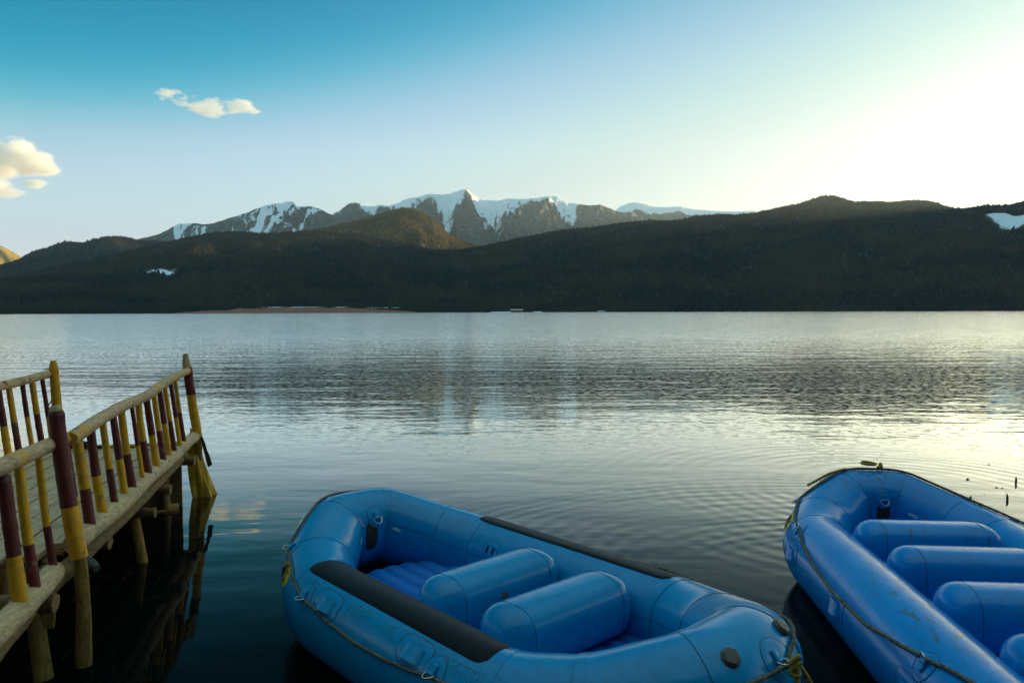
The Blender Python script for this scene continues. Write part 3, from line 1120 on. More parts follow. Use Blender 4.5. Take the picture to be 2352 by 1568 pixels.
# cross logs with ends sticking out past the edge
for s, z, out, r in ((4.42, .535, -.10, .055), (3.25, .50, -.09, .05), (2.72, .43, -.07, .045), (1.75, .48, .02, .05), (.55, .50, -.02, .055)):
    log('cross_beam', [pe(s, z, out), pe(s + .03, z + .01, .5), pe(s, z, PW + .1)], (r, r * .95), M['bark'], wob=.09, k=4)
log('cross_beam', [pe(3.02, .375, -.20), pe(3.0, .37, -.115)], (.050, .050), M['leg'], wob=.05, label='sawn log end on a thin peg')
log('peg', [pe(2.99, .366, -.12), pe(2.93, .36, .3)], (.016, .014), M['leg'])
# boards added under the deck, far and left side, to block sky light
mb = MB()
for k in range(26):
    t = k / 25
    c = pe(-1.3 + 6.05 * t, .14 + rnd.uniform(-.02, .02), PW - .10)
    mb.box(c, (.03, 6.05 / 25 - rnd.uniform(.004, .012), .94), Matrix.Rotation(math.atan2(-PD.x, PD.y), 3, 'Z'), bev=.003)
for k in range(6):
    c = pe(4.62 + .01 * k, .14 + rnd.uniform(-.03, .03), .18 + k * .22)
    mb.box(c, (.215, .03, .92), Matrix.Rotation(math.atan2(-PD.x, PD.y), 3, 'Z'), bev=.003)
prt(mb, 'sky_blocking_boards', M['bark'], smooth=False)
# legs standing in the water
wA = at_z(193, 1527, 0); tA = pe(.86, .76, -.05)
log('support_leg', [wA + (wA - tA) * .5, wA, (wA + tA) * .5 + Vector((.012, 0, 0)), tA], (.052, .034), M['leg'], wob=.06, label='long thin peeled leg below the front post')
wB = at_z(327, 1290, 0)
log('support_leg', [wB + Vector((.05, .02, -.4)), wB, wB + Vector((-.07, .0, .42))], (.05, .042), M['leg'], wob=.06)
wC = at_z(100, 1556, 0)
log('support_leg', [wC + Vector((.04, 0, -.4)), wC, wC + Vector((-.075, .03, .55))], (.062, .045), M['leg'], wob=.07)
wD = pe(4.35, 0, .18)
log('support_leg', [wD + Vector((.03, 0, -.4)), wD, wD + Vector((-.04, 0, .6))], (.05, .045), M['bark'], wob=.06)
for s, off in ((3.0, 1.25), (1.0, 1.25), (4.8, 1.3), (2.2, .9), (-.4, 1.2)):
    w = pe(s, 0, off)
    log('support_leg', [w + Vector((.03, 0, -.4)), w, w + Vector((-.05, 0, .66))], (.055, .05), M['bark'], wob=.06)
bp = at_y(108, 1406, 4.22)
mb = MB().box(bp, (.088, .03, .185), Matrix.Rotation(.10, 3, 'Y') @ Matrix.Rotation(.2, 3, 'Z'), bev=.004)
prt(mb, 'nailed_board', M['leg'], smooth=False)
mb = MB()
for k in range(5):
    c = pe(.95 + .06 * k, .57 + rnd.uniform(-.02, .03), .16 + .05 * rnd.random())
    mb.box(c, (.09 * rnd.uniform(.6, 1.2), .05, .04), Matrix.Rotation(rnd.uniform(-.6, .6), 3, 'Z') @ Matrix.Rotation(rnd.uniform(-.4, .4), 3, 'X'), bev=.008)
prt(mb, 'splintered_wood', M['bark'], smooth=False)
mb = MB()
tube(mb, lerp_pts(pe(1.02, .615, .0), pe(.93, .555, -.125), 5), [.036, .038, .036, .034, .024], 12, wob=.10)
prt(mb, 'beam_end', plain('blue_stained_wood', (.045, .065, .05), .8, var=.6, scale=14))

# posts and railings
def painted(name, base, top, r, split, mats, parent=None, taper=.0, label=None, bend=0.0, wob=.05):
    """a peeled pole painted in two colours; mats = (lower, upper)"""
    base, top = Vector(base), Vector(top)
    n = 16
    pts, rs = [], []
    side = Vector((rnd.uniform(-1, 1), rnd.uniform(-1, 1), 0)) * bend
    ts = sorted(set([i / n for i in range(n + 1)] + [split]))
    for t in ts:
        pts.append(base.lerp(top, t) + side * math.sin(t * 3.1))
        rs.append(r * (1.06 - .12 * t) * rnd.uniform(.965, 1.035))
    if taper:
        for fr, sc in ((.955, 1.0), (.975, .86), (.995, .66), (1.0, .5)):
            pts.append(base.lerp(top, 1) + (top - base) * (fr - .955) * taper)
            rs.append(r * .94 * sc)
    ms = [0 if (i < len(ts) and ts[i] < split - 1e-6) else 1 for i in range(len(pts) - 1)]
    if taper:
        for q in (1, 2, 3):
            if len(mats) > 2 and q < 3: ms[-q] = 2
    mb = tube(MB(), pts, rs, 14, wob=wob, mats=ms)
    return prt(mb, name, list(mats), parent, label)


Yw, Mw = M['yellow'], M['maroon']
sQ = .82
painted('post', pe(sQ, .67, -.065), pe(sQ, .66, -.06) + LEAN * .87, .047, .36, (Yw, Mw, M['log']), taper=1.6  , label='thick front post, maroon above yellow', bend=.012)
sF = 5.06
pF = pe(sF, -.45, -.02)
pts, rs, ms = [], [], []
zz = [-.45, 0, .3, .55, .70, .85, 1.0, 1.1, 1.185, 1.19, 1.3, 1.4, 1.47, 1.50, 1.56, 1.615, 1.66, 1.665]
for i, z in enumerate(zz):
    p = pe(sF, min(z, .70), -.02) + LEAN * max(0, z - .70) + Vector((.004 * math.sin(i * 1.7), 0, 0))
    pts.append(p)
    rs.append(.052 * (1.04 - .06 * z) * (1 if z < 1.5 else (1 - (z - 1.5) * 2.6)) * (.2 if i == len(zz) - 1 else 1) * rnd.uniform(.97, 1.03))
    if i: ms.append(0 if z <= .70 else 1 if z <= 1.186 else 2 if z <= 1.53 else 3)
prt(tube(MB(), pts, rs, 16, wob=.05, mats=ms), 'post', [M['leg'], Yw, Mw, M['log']], label='tall corner post at the pier end, maroon above yellow')
sL = 5.14
painted('post', pe(sL, -.3, PW - .06), pe(sL, .70, PW - .06) + LEAN * .81, .052, .40, (M['bark'], Yw, Yw), taper=1.2, label='yellow corner post on the left railing')
mb = MB()


def handrail(s0, s1, off, z0, z1, seed_pts):
    pts = []
    for i in range(seed_pts):
        t = i / (seed_pts - 1)
        s = s0 + (s1 - s0) * t
        h = z0 + (z1 - z0) * t - .70
        p = pe(s, .70, off) + LEAN * h
        p += Vector((rnd.uniform(-.012, .012), 0, rnd.uniform(-.012, .012)))
        pts.append(p)
    return pts


rr1 = log('handrail', handrail(-1.5, 1.10, .0, 1.372, 1.352, 4), (.047, .043), M['rail'], wob=.05)
rr2 = log('handrail', handrail(1.06, 5.06, -.02, 1.352, 1.462, 7), (.046, .040), M['rail'], wob=.05)
rl = log('handrail', handrail(-1.5, 5.22, PW, 1.43, 1.458, 8), (.050, .044), M['rail'], wob=.06, label='left handrail')

# pickets: base pixel measured once, turned into a distance along the edge; colour of the upper half, radius, paint split
def picket(s, off, zb, zt, r, up, split, rail):
    base = pe(s, zb, off) + LEAN * 0
    top = pe(s, .70, off) + LEAN * (zt - .70)
    mats = (Yw, Mw) if up == 'M' else (Mw, Yw)
    painted('baluster', base, top, r, split, mats, rail, bend=.008, wob=.06)


for px, py, r, up, sp_ in ((178, 1230, .030, 'M', .48), (203.4, 1188.6, .033, 'Y', .47), (234.6, 1162, .031, 'M', .50), (261.5, 1141.8, .025, 'Y', .48), (284.5, 1122.5, .028, 'M', .50),
                         (302.5, 1108.4, .029, 'Y', .49), (325.6, 1088, .019, 'M', .50), (339.7, 1074, .030, 'Y', .50), (357.6, 1061, .030, 'M', .50), (374.3, 1048, .026, 'Y', .48),
                         (387, 1035.4, .027, 'M', .52), (398.6, 1025, .024, 'Y', .50), (411.4, 1013.6, .022, 'M', .50), (421.7, 1003.3, .022, 'Y', .52)):
    s = s_at(px, py, .74)
    picket(s, -.012, .70, 1.352 + (1.462 - 1.352) * (s - 1.06) / 4.0 - .03, r, up, sp_, rr2)
for px, py, r, up, sp_ in ((42, 1353, .036, 'M', .42), (76, 1301, .026, 'Y', .42)):
    s = s_at(px, py, .62, .02)
    picket(s, .005, .60, 1.345 - .03, r, up, sp_, rr1)
picket(s_at(124, 1230, .62, .03), .03, .60, 1.32, .022, 'Y', .42, rr1)
for px, py, r, up, sp_ in ((-60, 1080, .030, 'Y', .5), (-22, 1070, .030, 'M', .5), (28, 1075, .030, 'M', .48), (52, 1062, .030, 'Y', .48), (82, 1051, .024, 'M', .5), (104, 1043, .031, 'Y', .49), (126, 1034, .024, 'M', .4)):
    s = s_at(px - 6, py, .74, PW)
    picket(s, PW, .72, 1.43, r, up, sp_, rl)

# yellow tarpaulin wrapped round the corner post, hanging into the water
tp = pe(sF, 0, -.02)
mb = MB()
nu, nv = 40, 22
vs = []
for j in range(nv + 1):
    t = j / nv
    zc = .80 - .84 * t
    for i in range(nu + 1):
        u = i / nu
        ang = math.radians(250 + 210 * u)
        rad = .058 + .125 * t ** .95 * (.35 + .65 * u) * (1 if u < .93 else .9)
        fold = .030 * t * math.sin(u * 19 + 1.2 * math.sin(t * 3)) + .016 * t * math.sin(u * 41 + t * 4)
        rad += fold
        x = math.cos(ang) * rad * (1.0 + .25 * t * u)
        y = math.sin(ang) * rad * .8
        top = -.06 * math.sin(u * 3.0) - .35 * max(0, .25 - u) * 2
        vs.append(tp + Vector((x + LEAN.x * zc * .9 + .0, y, max(-.05, zc + top * (1 - t)))))
fs = [(j * (nu + 1) + i, j * (nu + 1) + i + 1, (j + 1) * (nu + 1) + i + 1, (j + 1) * (nu + 1) + i) for j in range(nv) for i in range(nu)]
mb.add(vs, fs)
o = mb.build('tarpaulin', M['tarp'])
sol = o.modifiers.new('thickness', 'SOLIDIFY'); sol.thickness = .004
tag(o, 'crumpled yellow tarpaulin hanging from the corner post into the water', 'tarpaulin')
mb = MB()
vs = []
for j in range(9):
    t = j / 8
    for i in range(5):
        u = i / 4
        vs.append(tp + Vector((.050 + .080 * t + (.012 + .035 * t) * u, -.03 + .02 * u + .006 * math.sin(j * 1.7 + i), .68 - .34 * t + .03 * u)))
mb.add(vs, [(j * 5 + i, j * 5 + i + 1, j * 5 + 6 + i, j * 5 + 5 + i) for j in range(8) for i in range(4)])
o = mb.build('cloth_flap', M['brown_cloth'])
sol = o.modifiers.new('thickness', 'SOLIDIFY'); sol.thickness = .006
tag(o, 'stiff brown flap of cloth above the yellow tarpaulin', 'cloth')
# yellow sheet along the far end of the deck and a dark bundle on it
mb = MB()
vs = []
for i in range(30):
    f = i / 29
    c = pe(4.80 + .02 * math.sin(i * 1.1), 0, .02 + 1.1 * f)
    for dz, ds in ((.60, .05), (.668, .03), (.690, 0), (.668, -.03)):
        vs.append(c + PD * (ds + .008 * math.sin(i * 2.3)) + Vector((0, 0, dz + .006 * math.sin(i * 1.9 + 1))))
mb.add(vs, [(i * 4 + q, i * 4 + 4 + q, i * 4 + 5 + q, i * 4 + 1 + q) for i in range(29) for q in range(3)])
o = mb.build('plastic_sheet', M['tarp'])
sol = o.modifiers.new('thickness', 'SOLIDIFY'); sol.thickness = .004
tag(o, 'yellow plastic sheet tucked over the far end of the deck', 'sheet')
mb = MB()
c = pe(4.68, .70, 1.10)
tube(mb, catmull([c + Vector((-.14, 0, -.01)), c + Vector((-.06, .01, .035)), c + Vector((.02, -.01, .03)), c + Vector((.10, 0, .01)), c + Vector((.24, .0, -.012))], 5), [.02] + [.04] * 9 + [.035] * 5 + [.02] * 5 + [.010], 12, wob=.18)
tag(mb.build('cloth_bundle', M['dark_cloth']), 'dark crumpled bundle lying at the far end of the deck', 'bundle')
# dark strap looped over the end of the left handrail
e = pe(5.2, .70, PW) + LEAN * .76
mb = MB()
pts = catmull([e + Vector((-.03, -.06, .05)), e + Vector((.045, -.05, .055)), e + Vector((.075, -.05, -.01)), e + Vector((.07, -.05, -.16)), e + Vector((.035, -.05, -.30)), e + Vector((-.02, -.06, -.38))], 6)
tube(mb, pts, .012, 8, flat=(1, .45))
tag(mb.build('strap', M['dark_cloth']), 'dark strap looped over the end of the left handrail', 'strap')

# ------------------------------------------------------------------ inflatable rafts
RS = dict(w=.689, r=.248, we=.211, dB=.355, wb=.529, dC=.72, zA=.197, zB=.059, zC=-.001, dD=.844, z0=.31, rd=.335)


class Hull:
    """centre line of the buoyancy tube: arc length s along it, angle th round it (0 outward, 90 up)"""

    def __init__(self, xe):
        S = RS
        h = [np.array(p, float) for p in ((xe, S['we'], S['zA']), (xe - S['dB'], S['wb'], S['zB']), (xe - S['dC'], S['w'], S['zC']), (xe - S['dC'] - S['dD'], S['w'], 0))]
        ctrl = h + [p * [-1, 1, 1] for p in h[::-1]] + [p * [-1, -1, 1] for p in h] + [p * [1, -1, 1] for p in h[::-1]]
        sm = []
        N = len(ctrl)
        for i in range(N):
            p, a, b = ctrl[i], ctrl[i - 1], ctrl[(i + 1) % N]
            la, lb = np.linalg.norm(a - p), np.linalg.norm(b - p)
            d = min(.12, la * .45, lb * .45)
            p0, p1 = p + (a - p) / la * d, p + (b - p) / lb * d
            for t in np.linspace(0, 1, 5):
                sm.append((1 - t) ** 2 * p0 + 2 * t * (1 - t) * p + t * t * p1)
        out = []
        for i in range(len(sm)):
            a, b = sm[i], sm[(i + 1) % len(sm)]
            k = max(1, int(np.linalg.norm(b - a) / .06))
            out += [a + (b - a) * j / k for j in range(k)]
        c = np.array(out)
        self.xe = xe
        self.c = c
        self.L = np.r_[0, np.cumsum(np.linalg.norm(np.roll(c, -1, 0) - c, axis=1))]
        self.T = self.L[-1]
        t = np.roll(c, -1, 0) - np.roll(c, 1, 0)
        self.t = t / np.linalg.norm(t, axis=1)[:, None]

    def frame(self, s):
        s = s % self.T
        i = int(np.searchsorted(self.L, s, 'right') - 1)
        j = (i + 1) % len(self.c)
        f = (s - self.L[i]) / max(1e-9, self.L[i + 1] - self.L[i])
        c = Vector(self.c[i] * (1 - f) + self.c[j] * f)
        t = Vector(self.t[i] * (1 - f) + self.t[j] * f).normalized()
        side = t.cross(Vector((0, 0, 1))).normalized()
        return c + Vector((0, 0, RS['z0'])), t, side, side.cross(t)

    def at(self, s, th, off=0.0):
        c, t, sd, up = self.frame(s)
        a = math.radians(th)
        r = RS['r'] + off
        rv = r if math.sin(a) >= 0 else RS['rd'] + off
        return c + sd * (math.cos(a) * r) + up * (math.sin(a) * rv)

    def normal(self, s, th):
        c, t, sd, up = self.frame(s)
        a = math.radians(th)
        return sd * math.cos(a) + up * math.sin(a), t

    def s_of(self, x, side=1):
        """arc length where the straight side (+y or -y) passes local x"""
        d = (self.c[:, 0] - x) ** 2 + (self.c[:, 1] - side * RS['w']) ** 2
        return float(self.L[int(d.argmin())])


def patch(hull, mb, s, th, hs, ht, off=.004, shape='round', n=28, mi=0, rot=0.0, rings=5):
    """a glued patch that follows the tube; hs half length along the tube, ht half length round it (metres)"""
    rdeg = math.degrees(1 / RS['r'])
    vs, fs = [], []
    vs.append(hull.at(s, th, off * 1.3))
    for k in range(1, rings + 1):
        f = k / rings
        for i in range(n):
            a = 2 * math.pi * i / n
            ca, sa = math.cos(a), math.sin(a)
            if shape == 'rect':
                p = 4.0
                q = (abs(ca) ** p + abs(sa) ** p) ** (-1 / p)
                ca, sa = ca * q, sa * q
            u, v = ca * hs * f, sa * ht * f
            u, v = u * math.cos(rot) - v * math.sin(rot), u * math.sin(rot) + v * math.cos(rot)
            vs.append(hull.at(s + u, th + v * rdeg, off if k < rings else off * .35))
    for i in range(n):
        fs.append((0, 1 + i, 1 + (i + 1) % n))
    for k in range(rings - 1):
        for i in range(n):
            a, b = 1 + k * n, 1 + (k + 1) * n
            fs.append((a + i, b + i, b + (i + 1) % n, a + (i + 1) % n))
    mb.add(vs, fs, mi)
    return vs[-n:]


def band(hull, mb, s, w, off, th0=-60, th1=240, mi=0, n=36):
    vs, fs = [], []
    for i in range(n + 1):
        th = th0 + (th1 - th0) * i / n
        for ds, o in ((-w / 2, 0), (-w / 2, off), (w / 2, off), (w / 2, 0)):
            vs.append(hull.at(s + ds, th, o))
    for i in range(n):
        for q in range(3):
            fs.append((i * 4 + q, i * 4 + 4 + q, i * 4 + 5 + q, i * 4 + 1 + q))
    mb.add(vs, fs, mi)


def outline(mb, pts, r=.0015, mi=1):
    tube(mb, pts, r, 5, mi=mi, closed=True)


def strip_patch(hull, s0, s1, th0, th1, mat, parent, name, corner=.08, off=.006, n=60, m=14):
    mb = MB()
    vs = []
    for i in range(n + 1):
        f = i / n
        s = s0 + (s1 - s0) * f
        d = min(s - s0, s1 - s) if s1 > s0 else 0
        k = 1.0 if d >= corner else math.sqrt(max(0, 1 - (1 - d / corner) ** 2)) * .35 + .65
        mid, half = (th0 + th1) / 2, (th1 - th0) / 2 * k
        for j in range(m + 1):
            g_ = -1 + 2 * j / m
            edge = min(i, n - i, j * 2, (m - j) * 2)
            vs.append(hull.at(s, mid + half * g_, off if edge > 0 else .0005))
    mb.add(vs, [(i * (m + 1) + j, (i + 1) * (m + 1) + j, (i + 1) * (m + 1) + j + 1, i * (m + 1) + j + 1) for i in range(n) for j in range(m)])
    return mb.build(name, mat, parent)


def hull_mesh(hull, fabric, parent):
    mb = MB()
    n, m = len(hull.c), 44
    vs = []
    ths = [360 * k / m for k in range(m)]
    for i in range(n):
        s = hull.L[i]
        wr = 0.0
        for th in ths:
            o = .0016 * math.sin(s * 31 + th * .13) * max(0, math.sin(math.radians(th - 60)))
            vs.append(hull.at(s, th, o))
    fs = [(i * m + k, ((i + 1) % n) * m + k, ((i + 1) % n) * m + (k + 1) % m, i * m + (k + 1) % m) for i in range(n) for k in range(m)]
    mb.add(vs, fs)
    xe = hull.xe
    # seam tapes where the tube panels meet
    corners = []
    for sx in (1, -1):
        for sy in (1, -1):
            for p in ((xe, RS['we']), (xe - RS['dB'], RS['wb']), (xe - RS['dC'] - .02, RS['w'])):
                d = (hull.c[:, 0] - sx * p[0]) ** 2 + (hull.c[:, 1] - sy * p[1]) ** 2
                corners.append(hull.L[int(d.argmin())])
    for s in corners:
        band(hull, mb, s, .05, .0022)
        for ds in (-.026,):
            tube(mb, [hull.at(s + ds, th, .0008) for th in range(-70, 251, 8)], .0016, 5, mi=1)
    # long side seams
    for th in (40, 165):
        pts = [hull.at(q, th, .0008) for q in np.linspace(0, hull.T, 160, endpoint=False)]
        if th == 165:
            tube(mb, pts, .0013, 5, mi=1, closed=True)
    return mb.build('buoyancy_tube', [fabric, M['seam']], parent)


def raft_floor(hull, mat, parent, z=.215, hw=.50):
    """ribbed inflated floor with rounded ends"""
    mb = MB()
    ribs = 8
    wr = 2 * hw / ribs
    xend = hull.xe - .21
    nx = 50
    vs = []
    cols = ribs * 8
    for i in range(nx + 1):
        t = i / nx
        for j in range(cols + 1):
            y = -hw + 2 * hw * j / cols
            xm = xend - .20 * (y / hw) ** 2 - .02
            x = -xm + 2 * xm * t
            ph = (j % 8) / 8
            edge = min(1, min(t, 1 - t) * nx / 3)
            zz = z + .036 * math.sin(math.pi * ph) ** .6 * edge - .07 * (1 - edge) ** 2 + .10 * max(0, abs(x) / xend - .55) ** 2
            vs.append((x, y, zz))
    fs = [(i * (cols + 1) + j, (i + 1) * (cols + 1) + j, (i + 1) * (cols + 1) + j + 1, i * (cols + 1) + j + 1) for i in range(nx) for j in range(cols)]
    mb.add(vs, fs)
    # dark bilge under and around the floor
    b = mb.build('floor', mat, parent)
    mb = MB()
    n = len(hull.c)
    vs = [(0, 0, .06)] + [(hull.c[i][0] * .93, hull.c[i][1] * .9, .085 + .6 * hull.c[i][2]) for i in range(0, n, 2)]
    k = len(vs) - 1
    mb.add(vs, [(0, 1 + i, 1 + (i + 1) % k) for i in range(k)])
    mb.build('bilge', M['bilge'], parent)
    return b


def thwart(x, mat, parent, ztop=.60, d=.36, half=.50, skew=0.0):
    mb = MB()
    r = d / 2
    zc = ztop - r
    prof = []
    rc = .15
    for k in range(8):
        a = math.pi / 2 * k / 7
        prof.append((-half + rc - rc * math.cos(a) * 1.0, r - rc + rc * math.sin(a)))
    prof = [(-half, .02)] + [(-half, r - rc)] + prof[1:]
    pts = prof + [(-half * f, r) for f in (.6, .3, 0, -.3, -.6)] + [(-q, w) for q, w in prof[::-1]]
    sides = 36
    vs = []
    for (y, rad) in pts:
        for k in range(sides):
            a = 2 * math.pi * k / sides
            pk = 1 + .007 * math.sin(k * 5) * (1 if abs(y) > half - rc * 1.2 else 0)
            ca, sa = math.cos(a), math.sin(a)
            p = 2.9
            q = (abs(ca) ** p + abs(sa) ** p) ** (-1 / p)
            vs.append((x + skew * y + ca * q * rad * pk, y, zc + sa * q * rad * pk))
    n = len(pts)
    fs = [(i * sides + k, (i + 1) * sides + k, (i + 1) * sides + (k + 1) % sides, i * sides + (k + 1) % sides) for i in range(n - 1) for k in range(sides)]
    fs.append(tuple(range(sides))); fs.append(tuple(range(n * sides - 1, (n - 1) * sides - 1, -1)))
    mb.add(vs, fs)
    for e in (-1, 1):
        y = e * (half - rc * 1.05)
        ring = []
        for k in range(40):
            a = 2 * math.pi * k / 40
            ca, sa = math.cos(a), math.sin(a)
            q = (abs(ca) ** 2.9 + abs(sa) ** 2.9) ** (-1 / 2.9)
            ring.append((x + skew * y + ca * q * (r + .001), y, zc + sa * q * (r + .001)))
        tube(mb, ring, .0014, 5, mi=1, closed=True)
    return mb.build('thwart', [mat, M['seam']], parent)


def dring(hull, s, th, mat, parent, hang=-1, swing=25, ring_r=.030, patch_r=.075):
    """round patch with a webbing tab that holds a steel D ring"""
    mb = MB()
    edge = patch(hull, mb, s, th, patch_r, patch_r * 1.05)
    outline(mb, edge)
    pt = mb.build('ring_patch', [mat, M['seam']], parent)
    nrm, t = hull.normal(s, th)
    v = nrm.cross(t) if nrm.cross(t).z > 0 else -nrm.cross(t)
    down = v * hang
    p = hull.at(s, th, .006)
    mb = MB()
    R = Matrix((t, down, nrm)).transposed()
    mb.box(p - down * .012 + nrm * .004, (.044, .05, .010), R, bev=.004)
    tube(mb, [p + down * .012 + nrm * .010 + t * q for q in (-.022, 0, .022)], .011, 10)
    tb = mb.build('webbing_tab', mat, pt)
    mb = MB()
    a = math.radians(swing)
    o_ = p + down * .014 + nrm * .012
    dd = down * math.cos(a) + nrm * math.sin(a)
    pts = [o_ - t * ring_r, o_ + t * ring_r] if False else []
    for k in range(13):
        q = math.pi * k / 12
        pts.append(o_ + t * (ring_r * math.cos(q)) + dd * (ring_r * 1.35 * math.sin(q)))
    pts += [o_ - t * ring_r * .5, o_ + t * ring_r * .5]
    tube(mb, pts, .0042, 8, closed=True)
    mb.build('ring', M['steel'], pt)
    return o_ + dd * ring_r * 1.1


def handle(hull, s, th, mat, parent, hs=.13, ht=.075):
    mb = MB()
    outline(mb, patch(hull, mb, s, th, hs, ht, shape='rect'))
    pt = mb.build('handle_patch', [mat, M['seam']], parent)
    mb = MB()
    vs = []
    n = 12
    for i in range(n + 1):
        f = i / n
        lift = .030 * math.sin(math.pi * f) ** .6
        ss = s - .075 + .15 * f
        for dth, o_ in ((8, .008 + lift * .4), (-8, .008 + lift), (-8, .003 + lift), (8, .003 + lift * .4)):
            vs.append(hull.at(ss, th - 2 + dth, o_))
    fs = [(i * 4 + q, i * 4 + 4 + q, i * 4 + 4 + (q + 1) % 4, i * 4 + (q + 1) % 4) for i in range(n) for q in range(4)]
    fs += [(0, 1, 2, 3), (n * 4 + 3, n * 4 + 2, n * 4 + 1, n * 4)]
    mb.add(vs, fs)
    mb.build('carry_handle', mat, pt)


def valve(p, nrm, parent, r=.042):
    """screw cap with a lobed rim"""
    nrm = Vector(nrm).normalized()
    a = nrm.orthogonal().normalized(); b = nrm.cross(a)
    mb = MB()
    n = 32
    vs, fs = [], []
    for rad, z, lob in ((1.12, -.002, 0), (1.12, .006, 0), (1.0, .010, 0), (.97, .014, .10), (.90, .020, .16), (.55, .021, .05), (.0, .022, 0)):
        for k in range(n):
            q = 2 * math.pi * k / n
            rr_ = r * rad * (1 + lob * .6 * math.cos(6 * q))
            vs.append(Vector(p) + a * (math.cos(q) * rr_) + b * (math.sin(q) * rr_) + nrm * z)
    for i in range(6):
        for k in range(n):
            fs.append((i * n + k, i * n + (k + 1) % n, (i + 1) * n + (k + 1) % n, (i + 1) * n + k))
    mb.add(vs, fs)
    return mb.build('valve_cap', M['valve'], parent)


def badge(hull, s, th, parent, hs=.10, ht=.062):
    """yellow oval badge with its three black letters following the tube"""
    mb = MB()
    patch(hull, mb, s, th, hs, ht, off=.003)
    bd = mb.build('badge', M['badge'], parent)
    G = {'N': [[(0, 0), (0, 1)], [(0, 1), (.7, 0)], [(.7, 0), (.7, 1)]],
         'R': [[(0, 0), (0, 1)], [(0, 1), (.5, .97), (.62, .76), (.5, .55), (0, .52)], [(.28, .52), (.68, 0)]],
         'S': [[(.66, .86), (.42, 1), (.12, .92), (.06, .72), (.3, .54), (.58, .40), (.64, .18), (.4, 0), (.06, .12)]]}
    mb = MB()
    rdeg = math.degrees(1 / RS['r'])
    for k, ch in enumerate('NRS'):
        hh = .078 if ch != 'R' else .096
        for st in G[ch]:
            P = []
            for (a, b), (c, d) in zip(st[:-1], st[1:]):
                for q in range(4):
                    P.append((a + (c - a) * q / 4, b + (d - b) * q / 4))
            P.append(st[-1])
            pts = [hull.at(s - .082 + k * .056 + x * .056 + (y - .5) * .012, th + (y - .5) * hh * rdeg, .0036) for x, y in P]
            tube(mb, pts, .0042, 6, flat=(1, 1))
    mb.build('lettering', M['ink'], bd)


def label_panel(hull, s, th, parent, hs=.055, ht=.085):
    mb = MB()
    patch(hull, mb, s, th, hs, ht, off=.002, shape='rect')
    lb = mb.build('warning_label', M['panel'], parent)
    mb = MB()
    rdeg = math.degrees(1 / RS['r'])
    # heading CAUTION, then lines of small print
    G = {'C': [[(1, .85), (.5, 1), (0, .7), (0, .3), (.5, 0), (1, .15)]], 'A': [[(0, 0), (.5, 1), (1, 0)], [(.2, .4), (.8, .4)]], 'U': [[(0, 1), (0, .2), (.5, 0), (1, .2), (1, 1)]],
         'T': [[(0, 1), (1, 1)], [(.5, 1), (.5, 0)]], 'I': [[(.5, 0), (.5, 1)]], 'O': [[(.5, 0), (0, .3), (0, .7), (.5, 1), (1, .7), (1, .3), (.5, 0)]], 'N': [[(0, 0), (0, 1), (1, 0), (1, 1)]]}
    for k, ch in enumerate('CAUTION'):
        for st in G[ch]:
            # read from inside the raft: letters run against the arc direction
            pts = [hull.at(s + (.040 - k * .0122 - x * .009), th + (-.072 + (1 - y) * .018) * rdeg, .003) for x, y in st]
            tube(mb, pts, .0011, 4)
    for r_ in range(7):
        v = -.040 + r_ * .017
        seg = hs * .8
        x = -seg
        while x < seg:
            ln = rnd.uniform(.008, .022)
            tube(mb, [hull.at(s - x, th + v * rdeg, .003), hull.at(s - min(x + ln, seg), th + v * rdeg, .003)], .0013, 4)
            x += ln + .005
    for sx in (-1, 1):
        tube(mb, [hull.at(s + sx * hs * .93, th + v * rdeg, .0028) for v in (-ht * .93, 0, ht * .93)], .0011, 4)
    mb.build('small_print', M['panel_print'], lb)


def sticker(hull, s, th, parent, hs, ht):
    mb = MB()
    patch(hull, mb, s, th, hs, ht, off=.002, shape='rect', n=16, rings=2)
    mb.build('reflective_sticker', M['reflector'], parent)


def rope(pts, r=.011, sides=8, hull=None):
    """pts mix points in space and (s, th, off) on the tube; the line hugs the tube in between"""
    P = []
    for i, p in enumerate(pts):
        if isinstance(p, tuple):
            P.append(hull.at(*p))
            if i + 1 < len(pts) and isinstance(pts[i + 1], tuple):
                q = pts[i + 1]
                for k in range(1, 5):
                    f = k / 5
                    e = f * f * (3 - 2 * f)
                    P.append(hull.at(p[0] + (q[0] - p[0]) * f, p[1] + (q[1] - p[1]) * (f * .6 + e * .4), p[2] + (q[2] - p[2]) * f))
        else:
            P.append(p)
    P = catmull(P, 3)
    mb = MB()
    # lay of the rope: a gently lumpy section
    tube(mb, P, [r * (1 + .10 * math.sin(i * 2.1)) for i in range(len(P))], sides, wob=.05)
    return mb


# ---- near raft
H1 = Hull(1.609)
raft1 = empty('inflatable_raft', (-.112, 4.413, 0), 2.317)
tag(raft1, 'teal blue inflatable raft with black chafe strips and two thwarts, moored in the foreground centre', 'raft', 'blue rafts floating at the shore')
FA = M['blue_a']
hull_mesh(H1, FA, raft1)
raft_floor(H1, M['floor_a'], raft1)
tw = thwart(.03, FA, raft1)
valve((.03 - .16, .05, .46), (-1, 0, .25), tw, .03)
thwart(-.545, FA, raft1, skew=.03)
s0, s1 = H1.s_of(.88, 1), H1.s_of(-.82, 1)
strip_patch(H1, s0, s1, 62, 115, M['black'], raft1, 'chafe_strip')
s0, s1 = H1.s_of(-.83, -1), H1.s_of(.92, -1)
strip_patch(H1, s0, s1, 58, 103, M['black'], raft1, 'chafe_strip')
knots = [dring(H1, .60, 45, FA, raft1, swing=35), dring(H1, 1.18, 31, FA, raft1, swing=55), dring(H1, 2.469, 33, FA, raft1, swing=50)]
kst = dring(H1, 3.89, 33, FA, raft1, swing=50, patch_r=.085)
